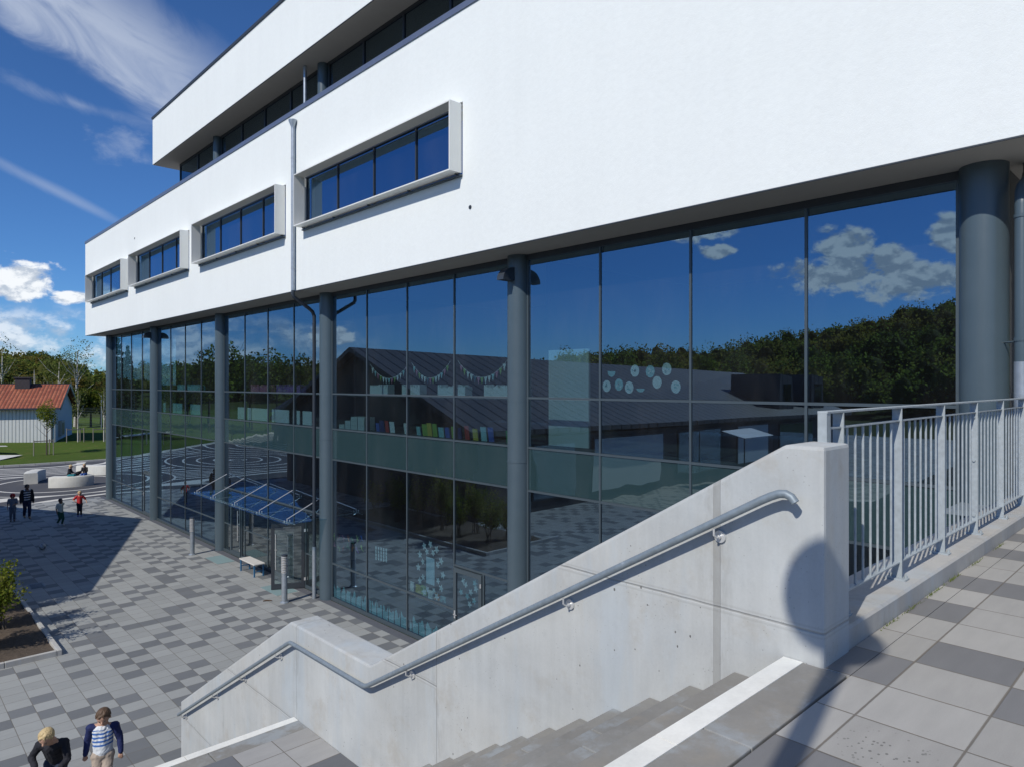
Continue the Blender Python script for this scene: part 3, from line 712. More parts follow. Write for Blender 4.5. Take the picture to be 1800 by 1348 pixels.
def door(a, b2, h, bar, hinge=None, ang=0):
    d = MB(); w_ = b2-a; t = .10; z0 = .02
    d.box(-.03, .03, 0, w_, z0, z0+.16).box(-.03, .03, 0, w_, h-t-.02, h-.02).box(-.03, .03, 0, t, z0+.16, h-t-.02).box(-.03, .03, w_-t, w_, z0+.16, h-t-.02)
    do = d.build('door', M['frame' if not ang else 'darkframe'])
    do.parent = B; do.matrix_parent_inverse = BI; do.location = (DX-.035, a, 0.0); do.rotation_euler = (0,0,ang)
    MB().box(-.006, .006, t, w_-t, z0+.16, h-t-.02).build('glass_pane', M['doorglass'] if bar else M['glass'], do)
    hm = MB(); hy = w_-.14 if ang else .08
    if bar:
        hm.tube([(-.09, hy, .65), (-.09, hy, 1.75)], .014, 10).tube([(-.03, hy, .8), (-.09, hy, .8)], .009, 8).tube([(-.03, hy, 1.6), (-.09, hy, 1.6)], .009, 8).tube([(-.05, hy, 1.25), (-.03, hy, 1.25)], .028, 12)
    else:
        hy = w_-.06
        hm.tube([(-.03, hy, 1.02), (-.075, hy, 1.02), (-.08, hy-.12, 1.02)], .010, 8).box(-.04, -.03, hy-.02, hy+.02, .92, 1.1)
    hm.build('handle', M['stainless'], do, smooth=True)
    hg = MB()
    for zz in (.25, h-.3): hg.box(-.05, .035, -.03, .02, zz, zz+.09) if ang else hg.box(-.05, -.03, .0, .03, zz, zz+.09)
    hg.build('hinge', M['stainless'], do)
    return do
for i in range(5): bay(i)
# open entrance door swung outward
door(20.05, 21.05, 2.07, 1, ang=R(61))
# glass side wall going back from the near corner, closing wall at the far end
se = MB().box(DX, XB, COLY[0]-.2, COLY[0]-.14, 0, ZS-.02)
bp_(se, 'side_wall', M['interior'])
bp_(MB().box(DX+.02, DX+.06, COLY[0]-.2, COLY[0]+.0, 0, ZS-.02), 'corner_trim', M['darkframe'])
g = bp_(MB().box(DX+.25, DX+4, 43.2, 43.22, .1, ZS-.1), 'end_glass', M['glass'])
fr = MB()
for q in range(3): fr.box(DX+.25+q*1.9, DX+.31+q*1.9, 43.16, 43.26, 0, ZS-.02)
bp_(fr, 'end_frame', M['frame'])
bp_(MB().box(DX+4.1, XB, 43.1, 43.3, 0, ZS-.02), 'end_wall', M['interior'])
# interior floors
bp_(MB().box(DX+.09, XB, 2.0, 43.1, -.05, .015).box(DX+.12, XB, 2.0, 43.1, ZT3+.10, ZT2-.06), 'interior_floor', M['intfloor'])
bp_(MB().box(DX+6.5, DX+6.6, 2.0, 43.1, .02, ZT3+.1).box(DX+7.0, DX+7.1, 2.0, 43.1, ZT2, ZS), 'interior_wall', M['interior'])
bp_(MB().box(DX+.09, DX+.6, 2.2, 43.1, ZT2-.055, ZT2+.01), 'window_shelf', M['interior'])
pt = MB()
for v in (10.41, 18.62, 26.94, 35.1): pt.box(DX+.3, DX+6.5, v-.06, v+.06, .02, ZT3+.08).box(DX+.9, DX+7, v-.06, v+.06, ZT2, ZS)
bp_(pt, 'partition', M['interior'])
# downpipes
def downpipe(pts, r, ylab):
    m = MB().tube(pts, r, 18); return m
dp = bp_(MB().tube([(FX-.085,18.80,9.12),(FX-.085,18.80,13.86)], .052, 20), 'downpipe', M['pipe'], smooth=True)
bp_(MB().tube([(FX-.085,18.80,13.84),(FX-.085,18.80,13.88),(FX-.085,18.80,14.05),(FX-.085,18.80,14.08)], .05, 20, radii=[.055,.055,.125,.125]), 'funnel', M['pipe'], dp, smooth=True)
for zz in (9.75, 11.6, 12.95): bp_(MB().tube([(FX-.085,18.80,zz),(FX-.085,18.80,zz+.03)], .057, 20).box(FX-.05, FX, 18.79, 18.81, zz, zz+.03), 'pipe_clamp', M['pipe'], dp)
bp_(MB().tube([(FX-.085,18.80,9.12),(FX-.085,18.80,9.0),(FX-.05,18.80,8.93),(FX+.45,18.82,8.62),(FX+.56,18.85,8.55),(FX+.62,18.86,8.42),(FX+.62,18.86,1.5)], .052, 18), 'pipe_bend', M['darksteel'], dp, smooth=True)
bp_(MB().tube([(FX+.62,18.86,1.55),(FX+.62,18.86,0.0)], .060, 18), 'pipe_foot', M['pipe'], dp, smooth=True)
for zz in (8.2, 5.2, 2.5): bp_(MB().tube([(FX+.62,18.86,zz),(FX+.62,18.86,zz+.03)], .058, 18), 'pipe_clamp', M['darksteel'], dp)
# near downpipe by the first column
px0, py0 = 9.86, 1.665
dp2 = bp_(MB().tube([(px0+.5,py0+.0,9.12),(px0+.5,py0,9.0),(px0+.36,py0,8.86),(px0+.1,py0,8.74),(px0+.02,py0,8.66),(px0,py0,8.5),(px0,py0,6.66)], .072, 22), 'downpipe', M['column'], smooth=True)
bp_(MB().tube([(px0,py0,6.66),(px0,py0,5.0)], .078, 22), 'pipe_foot', M['pipe'], dp2, smooth=True)
bp_(MB().tube([(px0,py0,6.90),(px0,py0,6.94)], .080, 22).tube([(px0,py0+.02,6.90),(DX,COLY[0]-.1,6.90)], .012, 8), 'pipe_clamp', M['column'], dp2, smooth=True)
bp_(MB().tube([(px0,py0,8.35),(px0,py0,8.39)], .080, 22), 'pipe_clamp', M['column'], dp2, smooth=True)
# ledge between the walkway and the glass
bp_(MB().box(9.3, 10.6, 1.80, 2.3, 4.87, 4.93).box(9.3, 10.6, 1.80, 1.83, 4.6, 4.87), 'flashing_ledge', M['galv'])
# wall lamps on two columns
for cy in (COLY[1], COLY[4]):
    prof2 = [(DX-.24, 8.56)]+[(DX-.24-.32*math.cos(R(a)), 8.56+.28*math.sin(R(a))) for a in range(0, 91, 10)]
    lamp = MB().prism(prof2[::-1], cy-.10, cy+.10, 'y')
    bp_(lamp, 'wall_lamp', M['darksteel'])
# entrance canopy
cz = 2.40; cn = MB().box(8.74, 10.06, 18.42, 26.35, cz, cz+.018); can = bp_(cn, 'canopy', M['clear'])
for v in (26.30, 24.70, 22.78, 20.84, 18.93):
    r_ = MB().tube([(9.0,v,cz+.07),(DX-.06,v,cz+.58)], .015, 8)
    r_.tube([(9.0,v,cz-.05),(9.0,v,cz+.09)], .016, 8)
    bp_(r_, 'tie_rod', M['stainless'], can, smooth=True)
    ft = MB().box(8.90, 9.10, v-.02, v+.02, cz-.045, cz-.02).box(9.0, 10.05, v-.008, v+.008, cz-.05, cz-.03)
    for xx in (8.92, 9.08): ft.cyl(xx, v, cz-.045, cz+.04, .018, 8)
    bp_(ft, 'canopy_fitting', M['stainless'], can)
bp_(MB().box(9.02, 9.04, 18.5, 26.3, cz-.03, cz-.015), 'canopy_bar', M['stainless'], can)

# ------------------------------------------------------------------ things on and in the glass
cols = {'teal':(.34,.64,.68),'lime':(.30,.48,.10),'red':(.50,.06,.05),'blue':(.06,.14,.50),'yellow':(.62,.52,.08),'orange':(.62,.22,.05),'pale':(.80,.88,.92),'white':(.85,.88,.88),'green':(.08,.32,.12),'pink':(.60,.22,.34),'navy':(.03,.05,.18),'purple':(.25,.12,.42)}
def cm(c): return simple('craft_'+c, cols[c], .8, 0, .15, 25)
disc_pos = [(1075,653,'teal','half'),(1116,652,'pale','yellow'),(1143,653,'teal','lime'),(1172,649,'pale','pink'),(1066.5,678.5,'pale','blue'),(1088,676,'teal','orange'),(1106,681,'pale','green'),(1126,683,'teal','leaf'),(1155,672,'pale','teal'),(1188,680,'pale','purple')]
def glass_pt(u, v, X=DX+.012):
    s = (u-900)/1200; dx = .6903+.7235*s; dy = .7235-.6903*s; t = X/dx; return (X, dy*t, 6.4+(675-v)/1200*t)
desc = {'yellow':'with a yellow middle','lime':'with lime green flecks','pink':'with pink flecks','blue':'with dark blue dots','orange':'with orange flecks','green':'with a green edge','teal':'with a teal swirl','purple':'with purple specks','half':'cut to a half moon','leaf':'cut like a leaf'}
for (u, v, c, d2) in disc_pos:
    x0, y0, z0 = glass_pt(u, v); r0 = .095 if d2 not in ('half', 'leaf') else .09
    m = MB(); n = 28; a0, a1 = (R(180), R(370)) if d2 in ('half', 'leaf') else (0, 2*math.pi)
    e = .6 if d2 == 'leaf' else 1.0
    prof3 = [(y0+r0*math.cos(a0+(a1-a0)*j/n), z0+e*r0*math.sin(a0+(a1-a0)*j/n)*1.15) for j in range(n)]
    m.prism(prof3, x0, x0+.003, 'x'); o = m.build('paper_disc', cm(c))
    tag(o, 'round %s paper disc %s stuck inside the upper glass' % (c, desc[d2]), 'decoration', 'painted discs on the upper glass')
    if d2 not in ('half', 'leaf', 'teal'):
        q = MB()
        for j in range(5):
            aa = random.uniform(0, 6.28); rr = random.uniform(0, .06)
            cy0, cz0 = y0+rr*math.cos(aa), z0+rr*math.sin(aa); q.prism([(cy0+.016*math.cos(b_*math.pi/4), cz0+.02*math.sin(b_*math.pi/4)) for b_ in range(8)], x0-.002, x0-.0005, 'x')
        q.build('painted_spots', cm('teal' if c == 'pale' else 'pale'), o)
# bunting
for gi, (ya, yb, where) in enumerate([(17.5, 15.5, 'leftmost'), (15.4, 13.7, 'middle'), (13.4, 11.55, 'rightmost')]):
    X0 = 10.9; e_ = empty('bunting', (X0, (ya+yb)/2, 6.5), label='%s of the three strings of little pennants hung inside the glass' % where, cat='bunting', group='strings of pennants behind the glass')
    pts = [(X0, ya+(yb-ya)*j/14, 6.98-.42*(1-(2*j/14-1)**2)) for j in range(15)]
    inv = Matrix.Translation((-X0, -(ya+yb)/2, -6.5))
    o = MB().tube(pts, .006, 5).build('string', cm('white')); o.parent = e_; o.matrix_parent_inverse = inv
    for j in range(1, 14):
        p = pts[j]; w_ = .055
        o = MB().poly([(p[0]-.002, p[1]-w_, p[2]), (p[0]-.002, p[1]+w_, p[2]), (p[0]-.002, p[1], p[2]-.17)]).poly([(p[0]+.002, p[1]+w_, p[2]), (p[0]+.002, p[1]-w_, p[2]), (p[0]+.002, p[1], p[2]-.17)]).build('pennant', cm(['pale','white','teal','pink','lime'][(j+gi) % 5]))
        o.parent = e_; o.matrix_parent_inverse = inv
# white board standing at the glass
tag(MB().box(10.75, 10.80, 9.0, 10.12, ZT2+.02, 7.12).build('display_board', M['intlight']), 'tall pale board standing just inside the upper glass', 'board')
# books and boxes on the window shelf
x0 = DX+.28
def upright(y, w_, h, t_, lean, mat, z0): 
    m = MB(); m.obox((0,0,h/2), (0,1,0), (0,0,1), (1,0,0), w_/2, h/2, t_/2); o = m.build('book', mat); o.location = (x0, y, z0); o.rotation_euler = (0, lean, 0); return o
bk = [(16.32,'blue'),(16.1,'navy'),(15.85,'red'),(15.6,'pale'),(14.95,'white'),(14.4,'teal'),(14.12,'lime'),(13.92,'yellow'),(13.70,'lime'),(13.45,'teal'),(13.2,'blue'),(12.95,'lime'),(12.72,'navy'),(12.45,'red'),(12.15,'yellow'),(11.85,'teal'),(11.6,'blue'),(11.0,'green'),(10.85,'orange')]
nth = ['first','second','third','fourth','fifth','sixth']
cnt = {}
for (yy, c) in bk:
    cnt[c] = cnt.get(c, 0)+1
    o = upright(yy, random.uniform(.15,.22), random.uniform(.22,.34), .015, R(-8), cm(c), ZT2+.02)
    tag(o, '%s upright %s book from the left on the shelf behind the upper glass' % (nth[cnt[c]-1], c), 'book', 'picture books on the window shelf')
bxn = 0
for (yy, n, wd) in ((18.1, 1, .3), (17.75, 2, .3), (17.4, 3, .34), (17.02, 3, .34)):
    for q in range(n):
        o = MB().box(DX+.15, DX+.5, yy-wd/2, yy+wd/2, 0, .12).build('storage_box', M['intlight']); o.location = (0, 0, ZT2+.02+.125*q)
        tag(o, '%s pale box in the %s stack behind the glass by the downpipe' % (['lowest','second','topmost'][q] if n > 1 else 'single', {18.1:'shortest',17.75:'two-box',17.4:'left three-box',17.02:'right three-box'}[yy]), 'box', 'pale boxes on the window shelf')
# row of thin folders on a shelf one metre higher
for bi, (ya, yb, c) in enumerate([(17.3, 16.3, 'pale'), (15.6, 14.8, 'white'), (14.0, 12.9, 'pale'), (12.2, 10.8, 'white'), (25.6, 24.0, 'pink'), (23.4, 21.6, 'purple'), (33.9, 31.0, 'teal')]):
    e_ = MB(); yy = ya
    while yy > yb:
        t_ = random.uniform(.02,.05); e_.box(10.72, 10.95, yy-t_, yy, 6.09, 6.09+random.uniform(.2,.3)); yy -= t_+.004
    o = e_.build('folder_row', cm(c)); tag(o, '%s row of upright %s folders on the high shelf, counted from the right' % (['sixth' ,'fifth','fourth','nearest' ,'seventh' ,'eighth' ,'farthest'][bi] if False else ['sparse','short','middle','longest near','far','farther','farthest'][bi], c), 'folders', 'folder rows on the high shelf')
tag(MB().box(10.70, 11.0, 10.6, 35.0, 6.04, 6.085).build('shelf', M['interior']), 'long dark high shelf behind the upper glass carrying folders', 'shelf')
# pale sheets standing at shelf level further left
for i, (u0, u1) in enumerate([(418,430),(434,470),(478,508),(515,527),(532,548),(280,291),(300,320),(335,352)]):
    p0 = glass_pt(u0, 740, 10.4); p1 = glass_pt(u1, 740, 10.4)
    tag(MB().box(10.4, 10.42, p1[1], p0[1], ZT2+.02, ZT2+.46).build('pale_sheet', cm('teal' if i > 4 else 'pale')), '%s of the pale sheets leaning behind the glass, counted from the downpipe' % ['fifth','fourth','third','second','nearest','eighth','seventh','sixth'][i], 'sheet', 'pale sheets behind the upper glass')
# ground floor window art: flowers round a sheet, landscape strips, squares
def flower(y, z, r, c, lab, grp='paper flowers on the ground floor glass'):
    n = 20; pr = [(y+r*(.72+.28*math.cos(5*2*math.pi*j/n))*math.cos(2*math.pi*j/n+y), z+r*(.72+.28*math.cos(5*2*math.pi*j/n))*math.sin(2*math.pi*j/n+y)) for j in range(n)]
    return tag(MB().prism(pr, DX+.012, DX+.014, 'x').build('paper_flower', cm(c)), lab, 'paper flower', grp)
cen = glass_pt(756.5, 1003)
tag(MB().box(DX+.012, DX+.015, cen[1]-.17, cen[1]+.17, cen[2]-.33, cen[2]+.33).build('paper_sheet', M['paper']), 'pale blue sheet ringed by paper flowers on the ground floor glass', 'sheet')
hours = ['at one','at two','at three','at four','at five','at six','at seven','at eight','at nine','at ten','at eleven','at twelve']
for j in range(12):
    a = R(90-30*(j+1)); flower(cen[1]-.50*math.cos(a), cen[2]+.66*math.sin(a), .10, 'pale', "outer ring pale paper flower %s o'clock round the blue sheet" % hours[j])
for j in range(8):
    a = R(90-45*j-20); flower(cen[1]-.33*math.cos(a), cen[2]+.50*math.sin(a), .085, 'pale', "inner ring pale paper flower, number %s clockwise from the top of the blue sheet" % ['one','two','three','four','five','six','seven','eight'][j])
for j, (u, v) in enumerate([(812,1021),(808,1040),(816,1027),(832,1025),(834,1035),(819,1048),(825,1041),(831,1056),(823,1062)]):
    p = glass_pt(u, v, DX-.03); o = flower(p[1], p[2], .085, 'teal' if j % 2 else 'pale', '%s paper flower from the top on the ground floor glass door' % ['first','second','third','fourth','fifth','sixth','seventh','eighth','ninth'][[0,4,1,2,3,6,5,7,8][j]], 'paper flowers on the glass door'); 
def waves(ya, yb, seed, lab):
    m = MB(); n = 44; rr = random.Random(seed); ph = rr.uniform(0, 6)
    top = [(ya+(yb-ya)*j/n, .12+.20+.16*abs(math.sin(ph+j*.42))+.05*math.sin(j*1.3)) for j in range(n+1)]
    for j in range(n):
        if j % 7 == 6: continue
        m.prism([(top[j][0], .11), (top[j+1][0], .11), (top[j+1][0], top[j+1][1]), (top[j][0], top[j][1])], DX+.012, DX+.014, 'x')
    tag(m.build('paper_landscape', cm('teal')), lab, 'paper cut-out', 'wavy paper strips along the ground floor glass')
ms1 = [10.672+(18.358-10.672)*q/4 for q in range(5)]
waves(ms1[1]+.08, ms1[2]-.08, 1, 'wavy teal paper strip at the glass foot, next to the glass door')
waves(ms1[2]+.08, ms1[3]-.08, 2, 'wavy teal paper strip at the glass foot, middle of the three')
waves(ms1[3]+.08, ms1[4]-.08, 3, 'wavy teal paper strip at the glass foot beside the downpipe column')
k_ = 0
for r_ in range(4):
    for c_ in range(5):
        p = glass_pt(661+c_*4.5, 962+r_*6.2+c_*1.0)
        o = MB().box(DX+.012, DX+.014, p[1]-.035, p[1]+.035, p[2]-.04, p[2]+.04).build('note_card', cm('pale'))
        tag(o, 'pale card in row %s from the top, %s from left, low on the glass' % (['one','two','three','four'][r_], ['first','second','third','fourth','last'][c_]), 'card', 'cards on the ground floor glass')
cc_ = ['lime','red','pink','orange','green','lime','blue','pink','lime','red','green','orange','purple','lime']
for j in range(14):
    u = 588+(j % 7)*8.0; v = 944+(j//7)*16+random.uniform(-3,3)+(j % 7)*.8; p = glass_pt(u, v)
    m = MB()
    for q in range(4):
        a = random.uniform(0, 6.28); m.tube([(DX+.014,p[1],p[2]),(DX+.014,p[1]+.10*math.cos(a),p[2]+.11*math.sin(a))], .008, 5)
    tag(m.build('paper_figure', cm(cc_[j])), 'small %s paper figure, %s from the left in the %s row beside the downpipe column' % (cc_[j], ['first','second','third','fourth','fifth','sixth','last'][j % 7], ['upper','lower'][j//7]), 'paper figure', 'colourful paper figures on the glass')
for j, (u, c, hh) in enumerate([(724,'white',.35),(735,'yellow',.33),(745,'lime',.36),(757,'white',.3),(768,'orange',.28),(778,'teal',.26)]):
    p = glass_pt(u, 1045, 10.4); 
    tag(MB().box(10.4, 10.43, p[1]-.11, p[1]+.11, .9, .9+hh).build('book', cm(c)), 'upright %s book on the low sill under the paper flowers, %s from the left' % (c, ['first','second','third','fourth','fifth','last'][j]), 'book', 'books under the paper flowers')
tag(MB().box(10.33, 10.6, 12.7, 14.5, .85, .895).build('low_shelf', M['interior']), 'low dark shelf behind the ground floor glass under the flowers', 'shelf')

# ------------------------------------------------------------------ entrance furniture
def bollard():
    e_ = empty('bollard', (0,0,0))
    MB().lathe(0, 0, [(.0,0),(.125,0),(.125,.02),(.11,.035),(.083,.05),(.083,.86),(.0,.86)], 28).build('post', M['pipe'], e_, smooth=True)
    h = MB(); 
    for q in range(10):
        z0 = .875+q*.05; h.lathe(0, 0, [(.05,z0),(.092,z0+.002),(.092,z0+.026),(.05,z0+.036)], 28)
    h.cyl(0, 0, .86, 1.38, .05, 20).build('louvre_head', M['stainless'], e_, smooth=True)
    MB().lathe(0, 0, [(.0,1.378),(.088,1.378),(.088,1.41),(.0,1.42)], 28).build('cap', M['darksteel'], e_, smooth=True)
    return e_
b1 = bollard(); b1.location = (9.02, 26.86, 0); tag(b1, 'grey metal bollard light with louvred head, left of the entrance canopy', 'bollard', 'bollard lights at the entrance')
b2_ = copy_tree(b1); b2_.location = (9.0, 19.1, 0); b2_['label'] = 'grey metal bollard light with louvred head, beside the open glass door'
bn = empty('bench', (9.6, 22.83, 0), label='small white topped bench with blue steel legs by the entrance', cat='bench')
M['blue'] = simple('blue_bench_paint', (.03,.15,.30), .45, 0, .1, 8)
MB().box(-.19, .19, -.62, .62, .40, .435).build('seat', simple('bench_top', (.62,.60,.56), .6, 0, .08, 5), bn, bevel=.006)
for sx in (-1, 1):
    for sy in (-1, 1): MB().box(sx*.15-.02, sx*.15+.02, sy*.55-.02, sy*.55+.02, 0, .399).build('leg', M['blue'], bn)
for sy in (-1, 1): MB().box(-.13, .13, sy*.55-.012, sy*.55+.012, .16, .19).build('stretcher', M['blue'], bn)
M['mat'] = simple('teal_door_mat', (.20,.29,.30), .9, 0, .15, 30, .3)
tag(MB().box(9.2, 9.8, 24.8, 26.02, .0005, .008).build('door_mat', M['mat']), 'flat teal grey door mat in front of the closed entrance door', 'door mat', 'entrance door mats')
tag(MB().box(9.12, 9.8, 19.85, 21.05, .0005, .008).build('door_mat', M['mat']), 'flat teal grey door mat under the open entrance door', 'door mat', 'entrance door mats')
sk = MB().tube([(8.58,19.62,.02),(8.66,19.60,.028),(8.74,19.55,.025),(8.79,19.47,.022)], .02, 8, radii=[.012,.02,.018,.01])
tag(sk.build('stick', simple('bark_brown', (.10,.065,.04), .9, 0, .3, 30), smooth=True), 'short brown stick lying on the paving near the entrance', 'stick')
m_ = MB().box(3.85, 4.25, 25.8, 26.5, .001, .006)
for q in range(7): m_.box(3.88, 4.22, 25.84+q*.09, 25.88+q*.09, .006, .012)
tag(m_.build('drain_grate', M['darksteel']), 'dark slotted drain grate set in the shaded paving', 'drain')
def ballmat(name, c1, c2):
    m, k, b, o = new_mat(name); p = k.obj(); X, Y, Z = k.sep(p)
    w_ = k.m('SINE', k.m('ADD', k.m('MULTIPLY', X, 38.), k.m('MULTIPLY', Z, 22.))); f = k.ss(w_, .35, .6)
    v = k.vor(p, 9., 'DISTANCE_TO_EDGE')[0]; c = k.mix(f, c1, c2); c = k.mix(k.ss(v, .03, .015), c, (.05,.05,.05))
    setb(k, b, c, .45, 0, None, .5); return m
o = MB().sphere((0,0,0), .115, 28, 18).build('ball', ballmat('grey_ball', (.55,.56,.56), (.30,.32,.33)), smooth=True); o.location = (5.1, 31.7, .116)
tag(o, 'grey white ball lying in the shade on the plaza', 'ball')

# ------------------------------------------------------------------ concrete seats on the playground
def seat(pts, w_, h, label):     # curved block swept along pts
    m = MB(); n = len(pts); P_ = [Vector((p[0], p[1], 0)) for p in pts]; i0 = len(m.v); prof = [(-w_/2,0),(-w_/2,h-.09),(-w_/2+.03,h-.02),(-w_/2+.10,h),(w_/2-.10,h),(w_/2-.03,h-.02),(w_/2,h-.09),(w_/2,0)]
    for j, p in enumerate(P_):
        d = (P_[min(j+1, n-1)]-P_[max(j-1, 0)]).normalized(); nn = Vector((-d.y, d.x, 0))
        for a, b_ in prof: m.v.append(tuple(p+nn*a+Vector((0,0,b_))))
    q = len(prof)
    for j in range(n-1):
        for l in range(q): m.f.append((i0+j*q+l, i0+j*q+(l+1)%q, i0+(j+1)*q+(l+1)%q, i0+(j+1)*q+l))
    m.f.append(tuple(i0+l for l in range(q))); m.f.append(tuple(i0+(n-1)*q+l for l in range(q))[::-1])
    o = m.build('concrete_seat', M['seatconc'], smooth=True); tag(o, label, 'concrete seat', 'curved concrete seats on the playground')
    return o
def arc(cx, cy, r, a0, a1, n=10): return [(cx+r*math.cos(R(a0+(a1-a0)*j/n)), cy+r*math.sin(R(a0+(a1-a0)*j/n))) for j in range(n+1)]
seat([(8.62,50.55),(8.95,50.28),(9.35,50.05),(9.8,49.95),(10.25,50.0),(10.6,50.15)], .75, .66, 'curved pale concrete seat with two children sitting on it')
seat([(7.9,53.0),(8.0,53.6),(8.15,54.2),(8.4,54.8),(8.75,55.3)], .75, .70, 'curved pale concrete seat, the leftmost, with its end to the viewer')
seat([(11.3,56.4),(11.8,55.8),(12.3,55.3),(12.9,54.9),(13.6,54.8)], .75, .66, 'curved pale concrete seat partly behind the glass corner column')
slab = MB().poly([(5.2,69.5,.35),(8.2,68.8,.28),(9.9,70.2,.45),(5.8,71.4,.62)]).poly([(5.2,69.5,.30),(5.8,71.4,.57),(9.9,70.2,.40),(8.2,68.8,.23)])
tag(slab.build('ramp_slab', M['seatconc']), 'low pale concrete slab lying at the lawn edge before the white house', 'slab')

# ------------------------------------------------------------------ foliage
def leaf_mat(name, a, b_, c_=None, sc=.8, trans=.25):
    m, k, b, o = new_mat(name); p = k.obj()
    geo = k.n('ShaderNodeNewGeometry'); rnd = geo.outputs['Random Per Island']
    n = k.noise(p, sc, 3)
    c = k.mix(rnd, a, b_); c = k.mix(k.ss(n, .42, .62), c, c_ or b_)
    c = k.mul(c, k.m('ADD', .75, k.m('MULTIPLY', rnd, .5)))
    setb(k, b, c, .8, 0, None, .08)
    tr = k.n('ShaderNodeBsdfTranslucent'); k.put(tr.inputs[0], k.vm('MULTIPLY', c, (1.7, 1.9, 1.3))); ms_ = k.n('ShaderNodeMixShader'); ms_.inputs[0].default_value = trans
    k.put(ms_.inputs[1], b.outputs[0]); k.put(ms_.inputs[2], tr.outputs[0]); k.put(o.inputs[0], ms_.outputs[0]); return m
M['leaf'] = leaf_mat('leaf_green', (.055,.085,.018), (.10,.125,.022), (.13,.14,.02))
M['leafy'] = leaf_mat('leaf_yellow_green', (.13,.15,.02), (.20,.20,.03), (.10,.14,.02), 2.)
M['forest'] = leaf_mat('forest_leaves', (.060,.085,.022), (.125,.145,.038), (.165,.13,.038), .035, .55)
M['conifer'] = leaf_mat('conifer_needles', (.018,.035,.015), (.030,.050,.020), None, .3, .1)
M['birchleaf'] = leaf_mat('birch_leaves', (.10,.12,.035), (.15,.16,.05), (.08,.10,.03), .8)
M['rust'] = leaf_mat('autumn_leaves', (.11,.085,.025), (.16,.11,.03), (.09,.09,.02), .5)
M['bark'] = simple('bark', (.09,.075,.06), .95, 0, .3, 8, .5)
def birch_mat():
    m, k, b, o = new_mat('birch_bark'); p = k.obj(); n = k.noise(k.vm('MULTIPLY', p, (1., 1., 5.)), 3, 4, .7)
    setb(k, b, k.mix(k.ss(n, .56, .66), (.52,.50,.46), (.07,.065,.06)), .85); return m
M['birch'] = birch_mat()
def quads(C, size, rg, nrm=None):
    n = len(C); a = rg.normal(size=(n,3)); a /= np.linalg.norm(a, axis=1)[:,None]
    b_ = rg.normal(size=(n,3)); b_ = np.cross(a, b_); b_ /= np.linalg.norm(b_, axis=1)[:,None]
    s = np.asarray(size).reshape(-1,1)*rg.uniform(.6,1.3,(n,1)); a = a*s; b_ = b_*s*.7
    V = np.empty((n,4,3)); V[:,0] = C-a*.5; V[:,1] = C-b_*.5+a*.06; V[:,2] = C+a*.5; V[:,3] = C+b_*.5
    return V.reshape(-1,3)
def quads_faces(nv): return np.arange(nv).reshape(-1,4)
def blob_pts(c, r, rz, n, rg, lobes=7):
    """leaf centres of a crown: several lobes, shell-weighted, with gaps"""
    c = np.array(c); L = rg.normal(size=(lobes,3)); L /= np.linalg.norm(L, axis=1)[:,None]; L[:,2] = L[:,2]*.8+.15
    lc = c+L*np.array([r,r,rz])*rg.uniform(.35,.68,(lobes,1)); lr = r*rg.uniform(.34,.58,lobes)
    idx = rg.integers(0, lobes, n); d = rg.normal(size=(n,3)); d /= np.linalg.norm(d, axis=1)[:,None]
    rad = lr[idx]*rg.uniform(.45,1.05,n)**.6
    return lc[idx]+d*rad[:,None]*np.array([1,1,rz/r*.9])
def tree(name, x, y, z0, h, r, label, cat='tree', n=1600, leaf=.22, mat='leaf', bark='bark', group=None, crown_z=.62, rz=None, trunk_r=.12, lobes=9, seed=1, lean=0.0, limbs=6):
    rg = np.random.default_rng(seed); rz = rz or h*.36
    e_ = empty(name, (x,y,z0), label=label, cat=cat, group=group)
    t = MB(); top = (lean*h*.5, 0, h*.86)
    t.tube([(0,0,-.1),(lean*h*.15,.02*h*.1,h*.3),(lean*h*.3,-.01*h,h*.6),top], trunk_r, 9, radii=[trunk_r*1.25,trunk_r*.9,trunk_r*.55,trunk_r*.15])
    for j in range(limbs):
        a = rg.uniform(0, 6.28); hz = h*rg.uniform(.3,.65); q = r*rg.uniform(.55,.95)
        t.tube([(lean*hz*.5,0,hz),(q*.5*math.cos(a),q*.5*math.sin(a),hz+h*.10),(q*math.cos(a),q*math.sin(a),hz+h*rg.uniform(.15,.26))], .04, 5, radii=[trunk_r*.42,trunk_r*.25,trunk_r*.08])
    t.build('trunk', M[bark], e_, smooth=True)
    C = blob_pts((lean*h*.35,0,h*crown_z), r, rz, n, rg, lobes)
    V = quads(C, leaf, rg); arrmesh('crown', V, quads_faces(len(V)), M[mat], e_)
    return e_
def conifer(name, x, y, z0, h, r, label, group=None, seed=1, n=2600, leaf=.35):
    rg = np.random.default_rng(seed); e_ = empty(name, (x,y,z0), label=label, cat='tree', group=group)
    MB().tube([(0,0,-.1),(0,0,h)], .2, 8, radii=[h*.018,.02]).build('trunk', M['bark'], e_)
    t = rg.uniform(0,1,n)**.8; lay = np.round(t*16)/16+rg.normal(0,.008,n); a = rg.uniform(0,2*np.pi,n); arms = (np.round(a/(2*np.pi)*9+lay*3.3)-lay*3.3)/9*2*np.pi+rg.normal(0,.16,n)
    rr = r*(1-lay*.95)*rg.uniform(.15,1,n)**.6*(.75+.25*np.sin(arms*3+lay*20)); C = np.stack([rr*np.cos(arms), rr*np.sin(arms), h*(.12+.88*lay)-rr*.22+rg.normal(0,.08,n)],1)
    V = quads(C, leaf, rg); arrmesh('crown', V, quads_faces(len(V)), M['conifer'], e_)
    return e_
